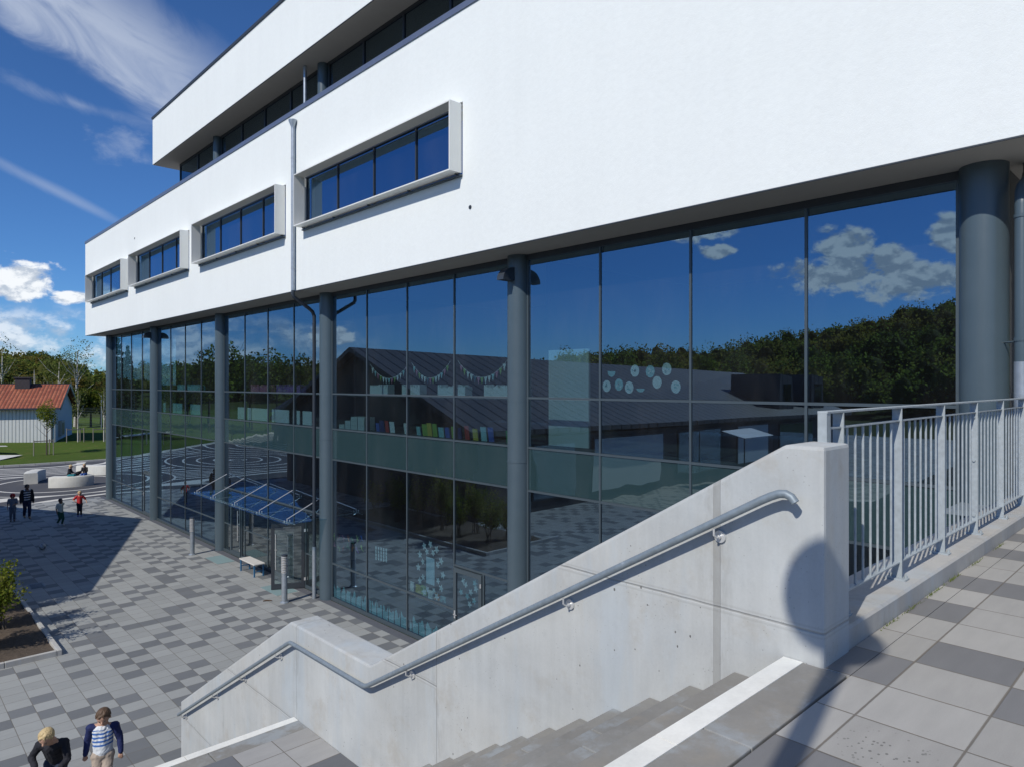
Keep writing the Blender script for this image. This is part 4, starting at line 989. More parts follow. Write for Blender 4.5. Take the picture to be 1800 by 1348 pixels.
# far wooded hills, one mass
def forest():
    Cs = []; Sz = []; cores = []
    rg = np.random.default_rng(11)
    for (a0, a1, num, fl, c0, c1) in ((-15.5,-3,430,.40,2.0,3.1),(-3,12,120,.4,2.0,3.2),(12,30,300,.35,2.2,3.4),(44,80,800,.0,2.6,5.0),(80,115,140,0,3,5),(-100,-70,120,0,3,5)):
        for i in range(num):
            f = fl+(1-fl)*rg.uniform(0,1)**.9; r_ = 122+f*112; a = R(rg.uniform(a0, a1)); x_, y_ = -r_*math.sin(a), r_*math.cos(a)
            cr = rg.uniform(c0,c1); gz = ground_z(x_, y_); hh = rg.uniform(.9,1.3); c = (x_, y_, gz+cr*1.05*hh)
            nn = 330; Cs.append(blob_pts(c, cr*1.05, cr*1.12*hh, nn, rg, 8)); Sz.append(np.full(nn, rg.uniform(.50,.80))); cores.append((c, cr*.55, cr*.62*hh))
    C = np.concatenate(Cs); Z_ = np.concatenate(Sz); V = quads(C, Z_, rg); F = quads_faces(len(V)); VV = [V]; FF = [F]; b0 = len(V)
    n, m = 9, 6
    for (c, rx, rz) in cores:
        v = []
        for j in range(m+1):
            ph = .12+(math.pi-.24)*j/m
            for q in range(n):
                t = 2*math.pi*q/n; w = rg.uniform(.78,1.12); v.append((c[0]+rx*w*math.sin(ph)*math.cos(t), c[1]+rx*w*math.sin(ph)*math.sin(t), c[2]-rz*w*math.cos(ph)))
        f = [(b0+j*n+q, b0+j*n+(q+1)%n, b0+(j+1)*n+(q+1)%n, b0+(j+1)*n+q) for j in range(m) for q in range(n)]
        VV.append(np.array(v)); FF.append(np.array(f)); b0 += len(v)
    return arrmesh('forest', np.concatenate(VV), np.concatenate(FF), M['forest'])
tag(forest(), 'dark wooded hills closing the horizon behind the red roofed house', 'forest', kind='stuff')
# individual trees: pixel-free world positions
tree('birch_tree', 12.6, 104, 1.0, 11.3, 2.2, 'birch with pale trunk and loose crown at the left edge behind the roof', n=900, leaf=.22, mat='birchleaf', bark='birch', group='birches behind the house', seed=21, trunk_r=.16, crown_z=.66, rz=5.2, lobes=14, limbs=9)
tree('birch_tree', 17.6, 100, 1.0, 9.6, 2.2, 'slender sparse birch standing behind the middle of the tiled roof', n=520, leaf=.20, mat='birchleaf', bark='birch', group='birches behind the house', seed=22, trunk_r=.13, crown_z=.62, rz=4.4, lobes=12, limbs=9, lean=.05)
tree('birch_tree', 19.3, 99, 1.0, 11.2, 2.3, 'tall airy birch with forked white trunk behind the roof end', n=900, leaf=.20, mat='birchleaf', bark='birch', group='birches behind the house', seed=23, trunk_r=.15, crown_z=.72, rz=3.4, lobes=16, limbs=12, lean=.06)
tree('birch_tree', 15.4, 101, 1.0, 8.3, 2.4, 'low bushy birch peeping over the roof beside the chimney', n=800, leaf=.20, mat='birchleaf', bark='birch', group='birches behind the house', seed=24, trunk_r=.12, crown_z=.55, rz=3.0)
for i, (x_, y_, h, r_, mt, lab) in enumerate([(20.1,102.5,7.4,1.6,'rust','rusty autumn tree right of the white house gable'),(22.6,101.0,6.6,1.5,'rust','narrow rust coloured tree nearest the glass corner column'),(20.6,97,5.6,2.1,'leaf','dark round tree beside the white house gable'),(21.9,95.5,5.4,2.2,'leaf','dense dark tree just left of the glass corner column'),(18.9,96,5.8,1.7,'birchleaf','pale green bush-like tree touching the house gable')]):
    tree('broadleaf_tree', x_, y_, .9, h, r_, lab, n=1500, leaf=.30, mat=mt, seed=30+i, group='trees right of the white house', crown_z=.55, rz=h*.42)
# trees that the glass mirrors
for i, (u, t_, h, kind) in enumerate([(206,70,11.2,'c'),(225,84,10.5,'c'),(402,78,12.4,'t'),(368,84,11.0,'t'),(440,92,11.0,'t'),(487,96,11.6,'t'),(528,92,12.2,'t'),(300,96,9.6,'t'),(330,92,9.2,'t'),(1000,118,13,'t'),(1100,112,13.4,'t'),(1080,108,11,'t'),(1170,120,13,'t'),(1250,116,12,'t'),(1290,112,14,'t'),(940,120,12.5,'t')]):
    s = (u-900)/1200; dx = .6903+.7235*s; dy = .7235-.6903*s; x_, y_ = 2*DX-dx*t_, dy*t_
    lab = '%s tree mirrored in the glass, %s counted from the left' % ('tall dark conifer' if kind == 'c' else 'broad leafy', ['first','second','fifth','fourth','sixth','seventh','eighth','third','ninth-from-right','twelfth','fourteenth','thirteenth','fifteenth','sixteenth','last','eleventh'][i])
    if kind == 'c': conifer('conifer_tree', x_, y_, .3, h, 2.6, lab, 'trees mirrored in the glass', 50+i)
    else: tree('broadleaf_tree', x_, y_, .3, h, 3.2, lab, n=1300, leaf=.42, mat='forest' if i % 3 else 'leaf', seed=60+i, group='trees mirrored in the glass', crown_z=.58, rz=h*.40)
# near trees beyond the passage on the right
for i, (x_, y_, h) in enumerate([(48,7.0,13),(56,9.5,14),(44,10.5,12)]):
    tree('broadleaf_tree', x_, y_, 0, h, 4.5, ['olive brown tree glimpsed between column and downpipe, nearest','olive brown tree glimpsed between column and downpipe, farthest','olive brown tree glimpsed beside the downpipe, hindmost left'][i], n=2600, leaf=.42, mat='rust', seed=80+i, crown_z=.5, rz=h*.5, group='trees beyond the passage')

# saplings held by stakes
def staked(x_, y_, h, r_, label, n, mat, bark, seed, leaf=.16, cz=.66):
    z0 = lawn_z(x_, y_)
    e_ = tree('staked_sapling', x_, y_, z0, h, r_, label, n=n, leaf=leaf, mat=mat, bark=bark, seed=seed, trunk_r=.05, crown_z=cz, rz=h*.32, group='staked young trees on the lawn', limbs=7, lobes=10)
    for (ax, ay) in ((-.95,-.15),(.25,.3),(.45,-.25)):
        MB().cyl(ax, ay, -.2, 1.35, .04, 8).build('stake', simple('weathered_stake', (.26,.24,.21), .9, 0, .2, 9), e_)
    MB().box(-.95, .45, -.03, .01, 1.18, 1.26).build('tie_band', simple('tie_band', (.22,.20,.17), .9), e_)
    return e_
staked(11.6, 70.2, 5.0, .95, 'yellow green sapling tied to stakes in front of the white wall', 1500, 'leafy', 'bark', 101, .13, .66)
staked(15.2, 76.7, 6.2, .7, 'thin white trunked sapling between stakes right of the white house', 260, 'birchleaf', 'birch', 102)
staked(17.3, 76.2, 6.0, .7, 'thin white trunked sapling between stakes nearest the glass corner', 260, 'birchleaf', 'birch', 103)
staked(-1.0, 75.0, 5.4, 1.2, 'leafy sapling on stakes mirrored in the glass', 1200, 'leafy', 'bark', 104)

# ------------------------------------------------------------------ white house with tiled roof
Fv = Vector((.6903,.7235,0)); Rv = Vector((.7235,-.6903,0))
gdir = (Fv*8.9-Rv*4.05).normalized(); ldir = Vector((gdir.y, -gdir.x, 0))     # gable direction, long axis to the right
P0 = Fv*65+Rv*(-43.5)    # front right wall corner
Wd, Lg = 9.4, 9.0; zb = .55; he, hr_ = 3.75, 5.80
H_ = empty('white_house', (P0.x, P0.y, zb), math.atan2(ldir.y, ldir.x), label='low white boarded house with orange tiled roof beyond the lawn', cat='house')
# local frame: +x = ldir, +y = gdir ; house spans x -Lg..0, y 0..Wd
def corr_mat():
    m, k, b, o = new_mat('white_boards'); p = k.obj(); X, Y, Z = k.sep(p)
    f = k.m('FRACT', k.m('MULTIPLY', X, 3.6)); g = k.ss(k.m('ABSOLUTE', k.m('SUBTRACT', f, .5)), .30, .40)
    c = k.mix(k.m('MULTIPLY', g, .55), (.72,.74,.73), (.30,.33,.34)); setb(k, b, k.mul(c, k.m('ADD', .9, k.m('MULTIPLY', k.noise(p, 2, 4), .2))), .7, 0, k.bump(g, .8, -.03)); return m
def tile_mat():
    m, k, b, o = new_mat('orange_roof_tiles'); p = k.obj(); X, Y, Z = k.sep(p)
    fx_ = k.m('FRACT', k.m('MULTIPLY', X, 3.3)); fy_ = k.m('FRACT', k.m('MULTIPLY', Z, 4.6))
    rid = k.m('ABSOLUTE', k.m('SUBTRACT', fx_, .5)); valley = k.ss(rid, .26, .47); lap = k.ss(fy_, .16, .0)
    cell = k.comb(k.m('FLOOR', k.m('MULTIPLY', X, 3.3)), k.m('FLOOR', k.m('MULTIPLY', Z, 4.6)), 0.0); rn = k.wn(cell)
    c = k.mix(rn, (.29,.075,.038), (.40,.13,.065)); c = k.mix(k.m('MULTIPLY', valley, .88), c, (.10,.035,.025)); c = k.mix(k.m('MULTIPLY', lap, .45), c, (.13,.045,.03))
    c = k.mul(c, k.m('ADD', .75, k.m('MULTIPLY', k.noise(p, .8, 4), .5)))
    setb(k, b, c, .8, 0, k.bump(k.m('SUBTRACT', k.m('MULTIPLY', k.m('SUBTRACT', .5, rid), 2.0), lap), .8, .05)); return m
cmw = corr_mat()
for yy in (0, Wd-.15): MB().box(-Lg, 0, yy, yy+.15, 0, he).build('boarded_wall', cmw, H_)
for xx in (-.15, -Lg): MB().prism([(.15,0),(Wd-.15,0),(Wd-.15,he),(Wd/2,hr_-.25),(.15,he)], xx, xx+.149, 'x').build('gable_wall', simple('pale_blue_render', (.52,.56,.60), .85, 0, .06, 2), H_)
rf = MB(); oh = .45; sl_ = (hr_-he)/(Wd/2)
for s_ in (0, 1):
    ye, yr = (-oh, Wd/2) if s_ == 0 else (Wd+oh, Wd/2); ze = he-oh*sl_+.05
    a = [(-Lg-.5, ye, ze), (.5, ye, ze), (.5, yr, hr_+.05), (-Lg-.5, yr, hr_+.05)]
    if s_: a = a[::-1]
    rf.poly(a); rf.poly([(p[0], p[1], p[2]-.12) for p in a][::-1])
rf.build('roof', tile_mat(), H_)
tr = MB(); dk = M['darksteel']
ze = he-oh*sl_-.02
for s_ in (0, 1):
    ye = -oh if s_ == 0 else Wd+oh
    p1, p2 = Vector((.52, ye, ze)), Vector((.52, Wd/2, hr_+.0)); d = p2-p1; tr.obox((p1+p2)/2, d, (1,0,0), d.cross(Vector((1,0,0))), d.length/2, .025, .13)
    tr.box(-Lg-.5, .5, ye-.09 if s_ == 0 else ye, ye if s_ == 0 else ye+.09, ze-.06, ze+.10)
tr.box(-Lg-.5, .5, Wd/2-.07, Wd/2+.07, hr_+.04, hr_+.10)
tr.build('gutter_and_bargeboard', dk, H_)
ch = MB().box(-3.9, -2.7, Wd/2-1.1, Wd/2-.2, hr_-.9, hr_+.62).box(-4.0, -2.6, Wd/2-1.2, Wd/2-.1, hr_+.62, hr_+.72)
ch.build('chimney', simple('dark_brick_chimney', (.05,.045,.05), .8, 0, .5, 5), H_)
MB().tube([(-.6,-.35,he-.2),(-.55,-.12,he-.5),(-.25,-.06,he-.9),(-.25,-.06,0)], .045, 8).build('downpipe', dk, H_)
MB().box(.0, .28, 1.6, 3.3, .8, 2.3).build('fan_unit', simple('fan_unit_grey', (.40,.40,.37), .7, 0, .2, 4), H_)
MB().box(.285, .30, 1.8, 2.5, .95, 2.1).box(.285, .30, 2.6, 3.1, .95, 2.1).build('fan_grille', dk, H_)
# netting fence posts behind the lawn
fn = empty('net_fence', (22, 92, 1), label='tall wire net fence on thin steel posts behind the lawn', cat='fence')
for i in range(7):
    MB().cyl(-12+i*3.6, i*.25, -.2, 4.2, .05, 8).build('post', M['galv'], fn)
wn_ = MB()
for zz in np.linspace(.1, 2.6, 14): wn_.tube([(-12, 0, zz), (9.6, 1.5, zz)], .008, 4)
wn_.build('net', M['galv'], fn)

# ------------------------------------------------------------------ dark gabled building opposite (cuts the sun on the plaza, mirrored in the glass)
G = empty('gabled_building', (-20, 33.8, 0), label='dark seam-roofed gabled school wing mirrored in the glass front', cat='building')
GI = Matrix.Translation((20, -33.8, 0))
def gp(mb, name, mat, parent=None, **kw):
    o = mb.build(name, mat, **kw)
    if parent is None: o.parent = G; o.matrix_parent_inverse = GI
    else: o.parent = parent
    return o
def seam_mat():
    m, k, b, o = new_mat('standing_seam_roof'); p = k.obj(); X, Y, Z = k.sep(p)
    f = k.m('ABSOLUTE', k.m('SUBTRACT', k.m('FRACT', k.m('MULTIPLY', X, 1.15)), .5)); s_ = k.ss(f, .40, .44)
    c = k.mix(s_, (.085,.080,.080), (.020,.020,.022)); c = k.mul(c, k.m('ADD', .7, k.m('MULTIPLY', k.noise(p, .4, 5), .6)))
    setb(k, b, c, .5, .3, k.bump(s_, 1., .05)); return m
M['seam'] = seam_mat(); M['gwall'] = simple('dark_cladding', (.055,.058,.062), .7, 0, .15, 2)
GX = .55; yN, yF, yR = 23.3, 44.0, 33.8; zE, zR = 4.25, 8.45
rf = MB()
rf.poly([(GX,yN,zE),(GX,yR,zR),(-44,yR,7.5),(-44,yN,3.9)]).poly([(GX,yF,zE),(-44,yF,3.9),(-44,yR,7.5),(GX,yR,zR)])
rf.poly([(GX,yN,zE-.25),(-44,yN,3.65),(-44,yR,7.25),(GX,yR,zR-.25)]).poly([(GX,yF,zE-.25),(GX,yR,zR-.25),(-44,yR,7.25),(-44,yF,3.65)])
rf.quad((GX,yN,zE-.25),(GX,yR,zR-.25),(GX,yR,zR),(GX,yN,zE)).quad((GX,yR,zR-.25),(GX,yF,zE-.25),(GX,yF,zE),(GX,yR,zR))
rf.quad((GX,yN,zE-.25),(GX,yN,zE),(-44,yN,3.9),(-44,yN,3.65))
gp(rf, 'roof', M['seam'])
gw = MB().prism([(yN+.6,0),(yF-.6,0),(yF-.6,zE-.05),(yR,zR-.28),(yN+.6,zE-.05)], -.6, -.3, 'x').box(-43.5,-.6,yN+.6,yN+.9,0,3.75).box(-43.5,-.6,yF-.9,yF-.6,0,3.6).box(-43.8,-43.5,yN+.6,yF-.6,0,4)
gp(gw, 'wall', M['gwall'])
for (xa, xb, za, zb_, mt) in ((-15.2,-8.7,.6,3.4,'intlight'),(-7.0,-4.0,.6,3.3,'glass'),(-22,-17,.8,3.4,'glass'),(-29,-24.5,.8,3.4,'intlight'),(-37,-31,.8,3.3,'glass')):
    f = gp(MB().box(xa-.08, xb+.08, yN+.52, yN+.597, za-.08, zb_+.08), 'window', M['darksteel'])
    gp(MB().box(xa, xb, yN+.50, yN+.517, za, zb_), 'pane', M[mt], f)
for xa in (-35.0, -41.0):
    dm = gp(MB().prism([(xa,4.2),(xa+2.6,4.2),(xa+2.4,7.2),(xa+.2,7.0)], yN+1.2, yN+5.5, 'y'), 'dormer', M['seam'])
    gp(MB().box(xa+.5, xa+1.9, yN+1.15, yN+1.19, 4.9, 6.4), 'dormer_window', M['glass'], dm)
pr = MB().poly([(-24,21.0,3.0),(-20,21.0,3.0),(-20,22.6,3.4),(-24,22.6,3.4)]).poly([(-24,21.0,2.97),(-24,22.6,3.37),(-20,22.6,3.37),(-20,21.0,2.97)])
aw = empty('awning', (-22,21.8,0), label='white cloth awning on thin posts mirrored in the glass', cat='awning')
o = pr.build('cloth', simple('awning_cloth', (.75,.75,.73), .8), None); o.parent = aw; o.matrix_parent_inverse = Matrix.Translation((22,-21.8,0))
for (xx, yy) in ((-24,21),(-20,21)):
    o = MB().cyl(xx, yy, 0, 3.0, .04, 8).build('post', M['darksteel']); o.parent = aw; o.matrix_parent_inverse = Matrix.Translation((22,-21.8,0))
# small grey house mirrored further left
g2 = empty('grey_house', (-19, 66, 0), label='plain grey gabled house mirrored beside the third column', cat='house')
m2 = MB().prism([(-6,0),(6,0),(6,3.6),(0,6.9),(-6,3.6)], -7, 7, 'y'); m2.build('wall', simple('grey_boards', (.12,.12,.13), .8, 0, .1, 2), g2)
MB().poly([(-6.5,-7.4,3.4),(0,-7.4,7.05),(0,7.4,7.05),(-6.5,7.4,3.4)][::-1]).poly([(6.5,-7.4,3.4),(0,-7.4,7.05),(0,7.4,7.05),(6.5,7.4,3.4)]).build('roof', M['seam'], g2)

# ------------------------------------------------------------------ planter bed with shrubs
pl = MB()
def soil_mat():
    m, k, b, o = new_mat('soil'); p = k.obj(); n = k.noise(p, 9, 7, .75); n2 = k.noise(p, 1.2, 4)
    setb(k, b, k.mul(k.mix(n, (.045,.032,.024), (.15,.115,.085)), k.m('ADD', .7, k.m('MULTIPLY', n2, .6))), .95, 0, k.bump(n, 1., .05)); return m
gv = MB(); nx, ny = 20, 60
for i in range(nx+1):
    for j in range(ny+1):
        xx = .2+(3.36-.2)*i/nx; yy = 19.12+(30.0-19.12)*j/ny; gv.v.append((xx, yy, .09+.05*math.sin(xx*3.1+yy)*math.sin(yy*2.3)+random.uniform(-.015,.015)))
for i in range(nx):
    for j in range(ny): gv.f.append((i*(ny+1)+j, (i+1)*(ny+1)+j, (i+1)*(ny+1)+j+1, i*(ny+1)+j+1))
struct(gv, 'planting_soil', soil_mat(), smooth=True)
M['bedkerb'] = concrete_mat('bed_kerb_concrete', (.46,.45,.43), holes=False)
kk = MB(); yy = 19.02
while yy < 30: kk.box(3.35, 3.45, yy+.004, min(yy+.996, 30), -.05, .13); yy += 1
xx = 3.35
while xx > .3: kk.box(xx-.996, xx-.004, 19.02, 19.12, -.05, .13); xx -= 1
struct(kk, 'bed_kerb', M['bedkerb'], bevel=.012)
def shrub(x_, y_, h, r_, label, seed, n=1700, leaf=.075):
    rg = np.random.default_rng(seed); e_ = empty('shrub', (x_, y_, .08), label=label, cat='shrub', group='shrubs in the planting bed')
    s_ = MB(); tips = []
    for j in range(11):
        a = rg.uniform(0, 6.28); q = r_*rg.uniform(.2,1.0); zt = h*rg.uniform(.7,1.0); p3 = (q*math.cos(a), q*math.sin(a), zt)
        s_.tube([(rg.normal(0,.10),rg.normal(0,.10),0),(p3[0]*.45,p3[1]*.45,zt*.45),p3], .01, 5, radii=[.013,.009,.003]); tips.append(p3)
        for q2 in range(3):
            f = rg.uniform(.45,.9); b0 = np.array(p3)*f; b0[0] *= 1; d_ = rg.normal(0,.16,3); d_[2] = abs(d_[2]); s_.tube([tuple(b0), tuple(b0+d_)], .004, 4); tips.append(tuple(b0+d_))
    s_.build('stems', M['bark'], e_)
    T = np.array(tips); idx = rg.integers(0, len(T), n); f = rg.uniform(.42,1.04,n)**.8
    C = T[idx]*f[:,None]+rg.normal(0,.075,(n,3)); C[:,2] = np.maximum(C[:,2], .35*h*rg.uniform(.8,1.3,n)); V = quads(C, leaf, rg)
    arrmesh('foliage', V, quads_faces(len(V)), M['leafy'], e_); return e_
sp = [(2.15,20.4,1.95,.70),(1.2,20.2,1.8,.6),(2.5,21.8,1.8,.6),(1.4,21.9,2.4,.65),(2.0,23.4,2.7,.6),(2.2,24.9,2.4,.6),(1.2,24.2,2.6,.6),(2.5,26.3,1.9,.6),(1.4,27.2,1.9,.6),(2.4,28.4,1.8,.6),(.9,28.9,1.8,.6)]
ld = ['yellow green shrub nearest the bed corner, in front of the others','low shrub at the left of the near end of the bed','shrub behind the corner shrub beside the bed kerb','tall shrub in the second row left of the bed','tallest shrub a third of the way along the bed','shrub halfway along the bed beside the kerb','tall shrub halfway along the bed against the dark wall','shrub two thirds along the bed beside the kerb','shrub two thirds along the bed against the dark wall','last shrub beside the kerb at the far end','last shrub against the dark wall at the far end']
for i, (x_, y_, h, r_) in enumerate(sp): shrub(x_, y_, h, r_, ld[i], 200+i, 3200 if i < 5 else 1300)

# lamp whose round shade throws the round shadow on the wall
LX, LY = 3.44-4.35, 1.37-.22*4.35
lp = empty('street_lamp', (LX, LY, DECK), label='slender post lamp with a round opal globe on the walkway', cat='street lamp')
MB().lathe(0, 0, [(0,0),(.13,0),(.13,.02),(.055,.04),(.05,4.1),(.0,4.1)], 20).build('pole', M['galv'], lp, smooth=True)
MB().sphere((0,.035,4.36), .215, 28, 18).build('globe', M['white'], lp, smooth=True)

# ------------------------------------------------------------------ people
def capsule(mb, p0, p1, r0, r1, n=12, m=5):
    p0, p1 = Vector(p0), Vector(p1); d = p1-p0; L = d.length
    d = d.normalized() if L > 1e-6 else Vector((0,0,1)); a = d.orthogonal().normalized(); b_ = d.cross(a); rows = []
    for j in range(m+1): t = math.pi/2*(1-j/m); rows.append((p0-d*r0*math.sin(t), max(1e-4, r0*math.cos(t))))
    for j in range(m+1): t = math.pi/2*j/m; rows.append((p1+d*r1*math.sin(t), max(1e-4, r1*math.cos(t))))
    i0 = len(mb.v)
    for c, r in rows:
        for q in range(n): t = 2*math.pi*q/n; mb.v.append(tuple(c+a*math.cos(t)*r+b_*math.sin(t)*r))
    for j in range(len(rows)-1):
        for q in range(n): o = i0+j*n; mb.f.append((o+q, o+(q+1)%n, o+n+(q+1)%n, o+n+q))
    mb.f.append(tuple(i0+q for q in range(n))[::-1]); o = i0+(len(rows)-1)*n; mb.f.append(tuple(o+q for q in range(n)))
from mathutils import noise as mnoise
def fuse(mb, name, mat, parent, voxel, smooth=3, fold=0.0):
    me = D.meshes.new(name); me.from_pydata(mb.v, [], mb.f); me.update()
    bm = bmesh.new(); bm.from_mesh(me); bmesh.ops.recalc_face_normals(bm, faces=bm.faces); bm.to_mesh(me); bm.free()
    o = D.objects.new('tmp', me); COL.objects.link(o)
    r = o.modifiers.new('r', 'REMESH'); r.mode = 'VOXEL'; r.voxel_size = voxel
    if smooth: s_ = o.modifiers.new('s', 'SMOOTH'); s_.factor = .5; s_.iterations = smooth
    bpy.context.view_layer.update(); dg = bpy.context.evaluated_depsgraph_get()
    m2 = D.meshes.new_from_object(o.evaluated_get(dg)); D.objects.remove(o); m2.name = name
    for p in m2.polygons: p.use_smooth = True
    if fold:
        nrm = [v.normal.copy() for v in m2.vertices]
        for v, nn_ in zip(m2.vertices, nrm):
            c_ = v.co; f_ = mnoise.noise(Vector((c_.x*16, c_.y*16, c_.z*9)))+.6*mnoise.noise(Vector((c_.x*30+7, c_.y*30, c_.z*38+c_.x*25))); v.co = c_+nn_*fold*f_
        m2.update()
    m2.materials.clear(); return link(name, m2, mat, parent)
M['skin'] = simple('skin', (.50,.30,.21), .55, 0, .08, 12); M['skind'] = simple('brown_skin', (.22,.12,.08), .55, 0, .08, 12)
def stripes_mat(name, ca, cb, fz, duty, z0=None, z1=None):
    m, k, b, o = new_mat(name); p = k.obj(); X, Y, Z = k.sep(p)
    w_ = k.m('MULTIPLY', k.m('SUBTRACT', k.noise(p, 9, 2), .5), .02)
    f = k.m('FRACT', k.m('MULTIPLY', k.m('ADD', k.m('ADD', Z, w_), k.m('MULTIPLY', X, .05)), fz)); s_ = k.m('GREATER_THAN', f, duty)
    if z0 is not None: s_ = k.m('MULTIPLY', s_, k.m('MULTIPLY', k.m('GREATER_THAN', Z, z0), k.m('LESS_THAN', Z, z1)))
    setb(k, b, k.mix(s_, ca, cb), .85, 0, k.bump(k.noise(p, 14, 4), .5, .02)); return m
def cloth(n, c): return simple('cloth_'+n, c, .85, 0, .18, 12, .5)
def person(loc, rz, h, label, J, top, bottom, shoe, hair, skin='skin', vox=.011, long_sleeve=False, jacket=None, hands=False, group=None, head_tilt=(0,0), hair_long=False, hood=None, sleeves=None, bag=None, child=True, zbase=0.0):
    """J: joints in fractions of height, x right, y forward (the figure faces +y)."""
    hs = .078 if child else .066
    def P(n): return Vector(J[n])*h
    e_ = empty('person', (loc[0], loc[1], zbase), rz, label=label, cat='person', group=group)
    H_c = P('head'); r_h = hs*h; tx, ty = head_tilt; fwd = Vector((tx, 1, ty)).normalized(); upv = Vector((0,0,1)); rt = fwd.cross(upv).normalized(); up2 = rt.cross(fwd).normalized()
    def ellips(mb, c, r, sc=(1,1,1)):
        for t in (0,): 
            i0 = len(mb.v); n, m = 18, 12
            for j in range(m+1):
                ph = math.pi*j/m
                for q in range(n):
                    a = 2*math.pi*q/n; v = rt*(r*sc[0]*math.sin(ph)*math.cos(a))+fwd*(r*sc[1]*math.sin(ph)*math.sin(a))-up2*(r*sc[2]*math.cos(ph)); mb.v.append(tuple(Vector(c)+v))
            for j in range(m):
                for q in range(n): o = i0+j*n; mb.f.append((o+q, o+(q+1)%n, o+n+(q+1)%n, o+n+q))
    b = MB()
    ellips(b, H_c+up2*r_h*.15, r_h, (.84,.95,1.0)); ellips(b, H_c+fwd*r_h*.12-up2*r_h*.42, r_h*.72, (.82,.85,.85))
    capsule(b, H_c+fwd*r_h*.86+up2*r_h*.05, H_c+fwd*r_h*1.02-up2*r_h*.22, r_h*.08, r_h*.15)          # nose
    capsule(b, H_c+fwd*r_h*.74-up2*r_h*.50-rt*r_h*.16, H_c+fwd*r_h*.74-up2*r_h*.50+rt*r_h*.16, r_h*.09, r_h*.09)
    for s_ in (-1, 1): capsule(b, H_c+rt*s_*r_h*.86+up2*r_h*.05, H_c+rt*s_*r_h*.90-up2*r_h*.22, r_h*.12, r_h*.08)
    capsule(b, P('neck')-Vector((0,0,.02*h)), H_c-up2*r_h*.4, .034*h, .034*h)
    capsule(b, P('neck'), P('pelvis'), .055*h, .07*h)
    for s_ in 'LR':
        capsule(b, P('neck')-Vector((0,0,.03*h)), P('sh'+s_), .04*h, .036*h)
        capsule(b, P('sh'+s_), P('el'+s_), .031*h, .026*h); capsule(b, P('el'+s_), P('wr'+s_), .025*h, .017*h)
        capsule(b, P('pelvis'), P('hi'+s_), .07*h, .062*h)
        capsule(b, P('hi'+s_), P('kn'+s_), .055*h, .038*h); capsule(b, P('kn'+s_), P('an'+s_), .036*h, .022*h)
        capsule(b, P('an'+s_), P('an'+s_)+Vector((0,.085*h,-.028*h)), .024*h, .018*h)
        wr = P('wr'+s_); d = (wr-P('el'+s_)).normalized(); sd = d.cross(Vector((0,1,0)) if abs(d.y) < .8 else Vector((1,0,0))).normalized(); nn = d.cross(sd)
        hl = .055*h; palm = wr+d*hl*.5
        for q in (-.6, -.2, .2, .6): capsule(b, wr+sd*.010*h*q, palm+sd*.020*h*q, .011*h, .010*h)
        if hands:
            for q, ln in ((-.9,.78),(-.3,1.0),(.3,.95),(.9,.72)):
                k0 = palm+sd*.016*h*q; k1 = k0+d*hl*.34*ln+nn*.004*h+sd*.003*h*q; k2 = k1+d*hl*.30*ln+nn*.011*h
                capsule(b, k0, k1, .0066*h, .0060*h, 8, 3); capsule(b, k1, k2, .0060*h, .0050*h, 8, 3)
            ts = 1 if s_ == 'L' else -1
            t0 = wr+d*hl*.2+sd*.012*h*ts; t1 = t0+sd*.014*h*ts+d*hl*.28+nn*.006*h; capsule(b, t0, t1, .008*h, .0065*h, 8, 3); capsule(b, t1, t1+d*hl*.25+nn*.006*h, .0065*h, .0055*h, 8, 3)
        else:
            capsule(b, palm, palm+d*hl*.5+nn*.008*h, .013*h, .009*h, 8, 3)
            capsule(b, wr+d*hl*.3, wr+d*hl*.55+sd*.022*h, .008*h, .006*h, 8, 3)
    body = fuse(b, 'body', M[skin], e_, vox if not hands else .0055, 3 if hands else 2)
    # hair
    hb = MB()
    ellips(hb, H_c+up2*r_h*.34-fwd*r_h*.16, r_h*1.03, (.90,.98,.86)); ellips(hb, H_c-fwd*r_h*.32-up2*r_h*.05, r_h*.86, (.93,.80,.95))
    capsule(hb, H_c+up2*r_h*.86+fwd*r_h*.42-rt*r_h*.3, H_c+up2*r_h*.62+fwd*r_h*.74+rt*r_h*.35, r_h*.24, r_h*.18)
    if hair_long: capsule(hb, H_c-fwd*r_h*.6, P('neck')-fwd*.07*h-Vector((0,0,.10*h)), r_h*.7, r_h*.4); 
    if hood: ellips(hb, H_c+up2*r_h*.15-fwd*r_h*.2, r_h*1.15, (.95,1.0,1.05)); capsule(hb, H_c-fwd*r_h*.6, P('neck')-fwd*.05*h-Vector((0,0,.06*h)), r_h*.7, r_h*.5)
    if hands:
        rgh = random.Random(5)
        for q in range(150):
            a_ = rgh.uniform(0, 6.283); ph_ = rgh.uniform(.0, 1.75); fr_ = math.sin(a_)
            if fr_ > .3 and ph_ > 1.12: continue
            def hp_(ph): return H_c+up2*r_h*.22+rt*(r_h*.93*math.sin(ph)*math.cos(a_))+fwd*(r_h*.98*math.sin(ph)*math.sin(a_)-r_h*.06)+up2*(r_h*.98*math.cos(ph))
            capsule(hb, hp_(ph_), hp_(ph_+.34)+Vector((rgh.uniform(-.004,.004), rgh.uniform(-.004,.004), 0)), .0095, .0035, 6, 2)
    fuse(hb, 'hair' if not hood else 'headscarf', hair, e_, vox*.7 if not hands else .004, 2 if not hands else 1)
    if hands:
        for s_ in (-1, 1):
            c = H_c+rt*s_*r_h*.34+fwd*r_h*.845+up2*r_h*.02; ew = MB().sphere(tuple(c), r_h*.10, 10, 8).build('eye', simple('eye_dark', (.03,.025,.02), .3), e_, smooth=True)
    # trousers
    t_ = MB(); g = .010*h
    capsule(t_, P('pelvis')+Vector((0,0,.03*h)), P('pelvis')-Vector((0,0,.01*h)), .078*h, .078*h)
